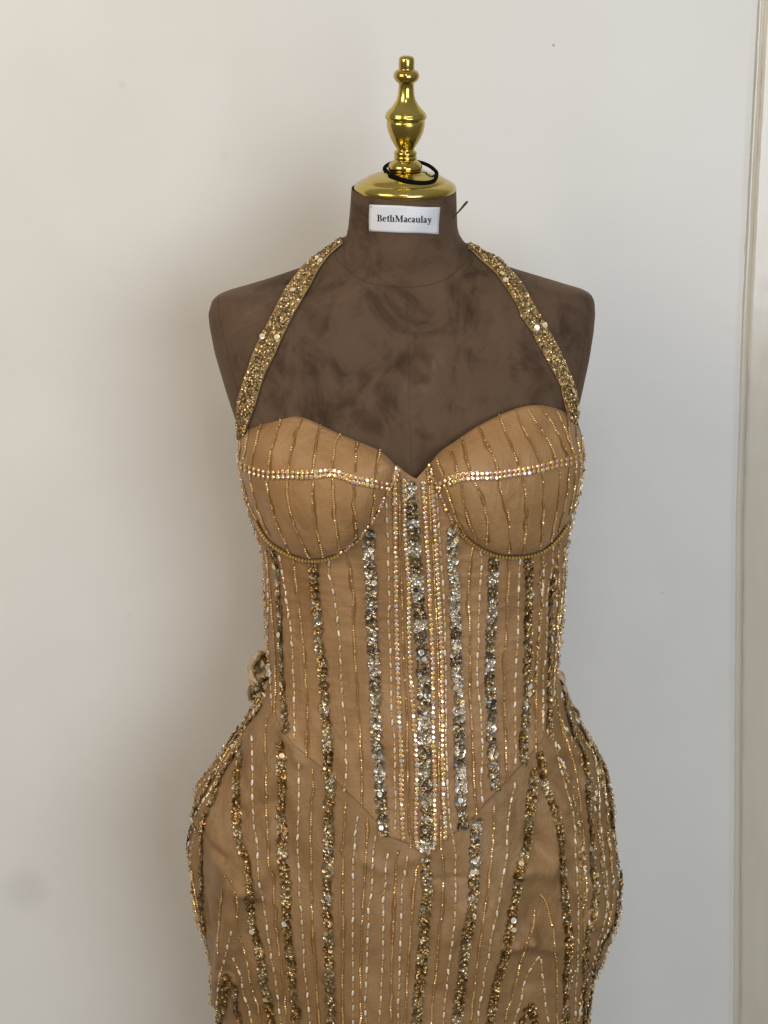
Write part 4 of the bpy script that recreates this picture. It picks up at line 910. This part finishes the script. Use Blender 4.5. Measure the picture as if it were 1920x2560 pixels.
# ================================================================== halter straps
z2 = lambda x, y: (480+x/2.9625, 560+y/2.9625)
z3 = lambda x, y: (1000+x/2.9625, 560+y/2.9625)
def strap(outer, inner, side):
    n = 60; a = resample(outer, n=n); b = resample(inner, n=n); m = 8; V = []; Fc = []
    rows = []
    for i in range(n):
        row = []
        for j in range(m+1):
            q = a[i]*(1-j/m)+b[i]*(j/m); e = 1-abs(2*j/m-1)
            p, nn = cast(bT, q[0], q[1], .0022+.0012*e+.0006*noise.noise((i*.3, j*.5, side))); row.append(p)
        rows.append(row)
    # carry on behind the neck
    ext = []
    s0 = rows[0]; cx = unproj(1008, 600).x
    for k in range(1, 13):
        f = k/12; ang = f*math.pi/2; row = []
        for j in range(m+1):
            p = s0[j]; r_ = abs(p.x-cx)*(1-f*.15)
            row.append(Vector((cx+math.copysign(1, p.x-cx)*r_*math.cos(ang), p.y*(1-f)+(.066)*math.sin(ang)*.9+(0.0), p.z+.004*math.sin(ang)-.012*f*(1-j/m)-.004*j/m)))
        ext.append(row)
    rows = ext[::-1]+rows
    for r_ in rows: V += r_
    for i in range(len(rows)-1):
        for j in range(m): k = i*(m+1)+j; Fc.append((k, k+1, k+m+2, k+m+1))
    o = addmesh('halter_strap', V, Fc, M_strapf, gown); s = o.modifiers.new('s', 'SOLIDIFY'); s.thickness = .0012; s.offset = 0
    A = Acc(); nn_ = len(rows)
    for q in range(1750):
        fi = random.random()*(nn_-1.01); fj = m*random.uniform(.09, .93); i, j = int(fi), min(m-1, int(fj))
        p00, p10, p01 = rows[i][j], rows[i+1][j], rows[i][j+1]; p = p00+(p10-p00)*(fi-i)+(p01-p00)*(fj-j)
        t = (p10-p00).normalized(); nr = (p10-p00).cross(p01-p00).normalized()
        if nr.dot(CAM-p) < 0 and i > 12: nr = -nr
        if i <= 12 and nr.dot(p-Vector((cx, 0, p.z))) < 0: nr = -nr
        n2 = tiltn(nr, .26); t2 = (t-n2*t.dot(n2)).normalized()
        if q % 7 == 0: A.add(BEAD, np.array(p+nr*.0018), basis(tiltn(t, .5), n2), .9, 1, np.array((.8, .6, .3)))
        else: A.add(RING, np.array(p+nr*(.0008+.0016*random.random())), basis(t2, n2), random.uniform(.8, 1.15), 0, np.array(pick('strap'))*random.uniform(.85, 1.15))
        if q % 190 == 5 and i > 14: big_sequin(p+nr*.003, t2, tiltn(nr, .15), random.choice(((.95, .78, .45), (.90, .80, .60))), o)
    A.build('sequin_covering', [M_seq, M_bead], o, tint=True)
    return o
strap([z2(*p) for p in [(1112, 118), (1000, 185), (900, 255), (820, 330), (740, 430), (650, 570), (560, 740), (470, 920), (410, 1100), (355, 1280), (345, 1380), (340, 1500), (335, 1640)]],
      [z2(*p) for p in [(1125, 150), (1075, 195), (1020, 240), (940, 350), (870, 480), (760, 660), (680, 820), (620, 960), (550, 1100), (510, 1220), (480, 1330), (440, 1440), (400, 1560)]], 0)
strap([z3(*p) for p in [(500, 158), (600, 205), (720, 258), (790, 330), (860, 400), (930, 500), (1000, 620), (1070, 740), (1160, 900), (1230, 1060), (1270, 1160), (1300, 1260), (1315, 1460)]],
      [z3(*p) for p in [(500, 190), (600, 280), (700, 370), (790, 490), (860, 600), (900, 700), (960, 780), (1010, 880), (1070, 990), (1140, 1120), (1180, 1200), (1210, 1340), (1235, 1450)]], 5)
# ---- gathered tie behind the left waist
def loopcloth(path, wd, seed, depth):
    V = []; Fc = []; n = 46; q = resample(path, n=n); m = 7
    for i in range(n):
        p = unproj(q[i][0], q[i][1], depth+.008*math.sin(i*.35+seed))
        d = q[min(n-1, i+1)]-q[max(0, i-1)]; d = d/np.hypot(*d); nx = Vector((-d[1], 0, -d[0]))
        if nx.length > 0: nx.normalize()
        for j in range(m+1):
            u = (j/m-.5); w_ = wd*(.8+.4*noise.noise((seed, i*.12, 0)))
            V.append(p+nx*u*w_+Vector((0, 1, 0))*(.006*math.sin(u*9+seed+i*.1)+.003*noise.noise((i*.2, j*.7, seed))))
    for i in range(n-1):
        for j in range(m): k = i*(m+1)+j; Fc.append((k, k+1, k+m+2, k+m+1))
    o = addmesh('gathered_tie', V, Fc, M_tie, gown); s = o.modifiers.new('s', 'SOLIDIFY'); s.thickness = .001
    bb = bvh_of(o)
    sequin_strip([(x-6, y) for x, y in path], o, 7, 'gold', dens=.6, big=0, b=bb)
    return o
loopcloth([(676, 1640), (652, 1645), (640, 1662), (642, 1700), (660, 1718), (682, 1712)], .021, 1.0, .016)
loopcloth([(672, 1735), (645, 1705), (636, 1725), (650, 1752), (640, 1756)], .020, 2.4, .012)
loopcloth([(1385, 1690), (1398, 1702), (1405, 1730), (1418, 1765), (1440, 1800)], .016, 6.0, .002)
print('stones', len(STONES), 'pearls', NP[0], 'big', len(BIG), 'tris', sum(len(o.data.polygons) for o in bpy.data.objects if o.type == 'MESH'))
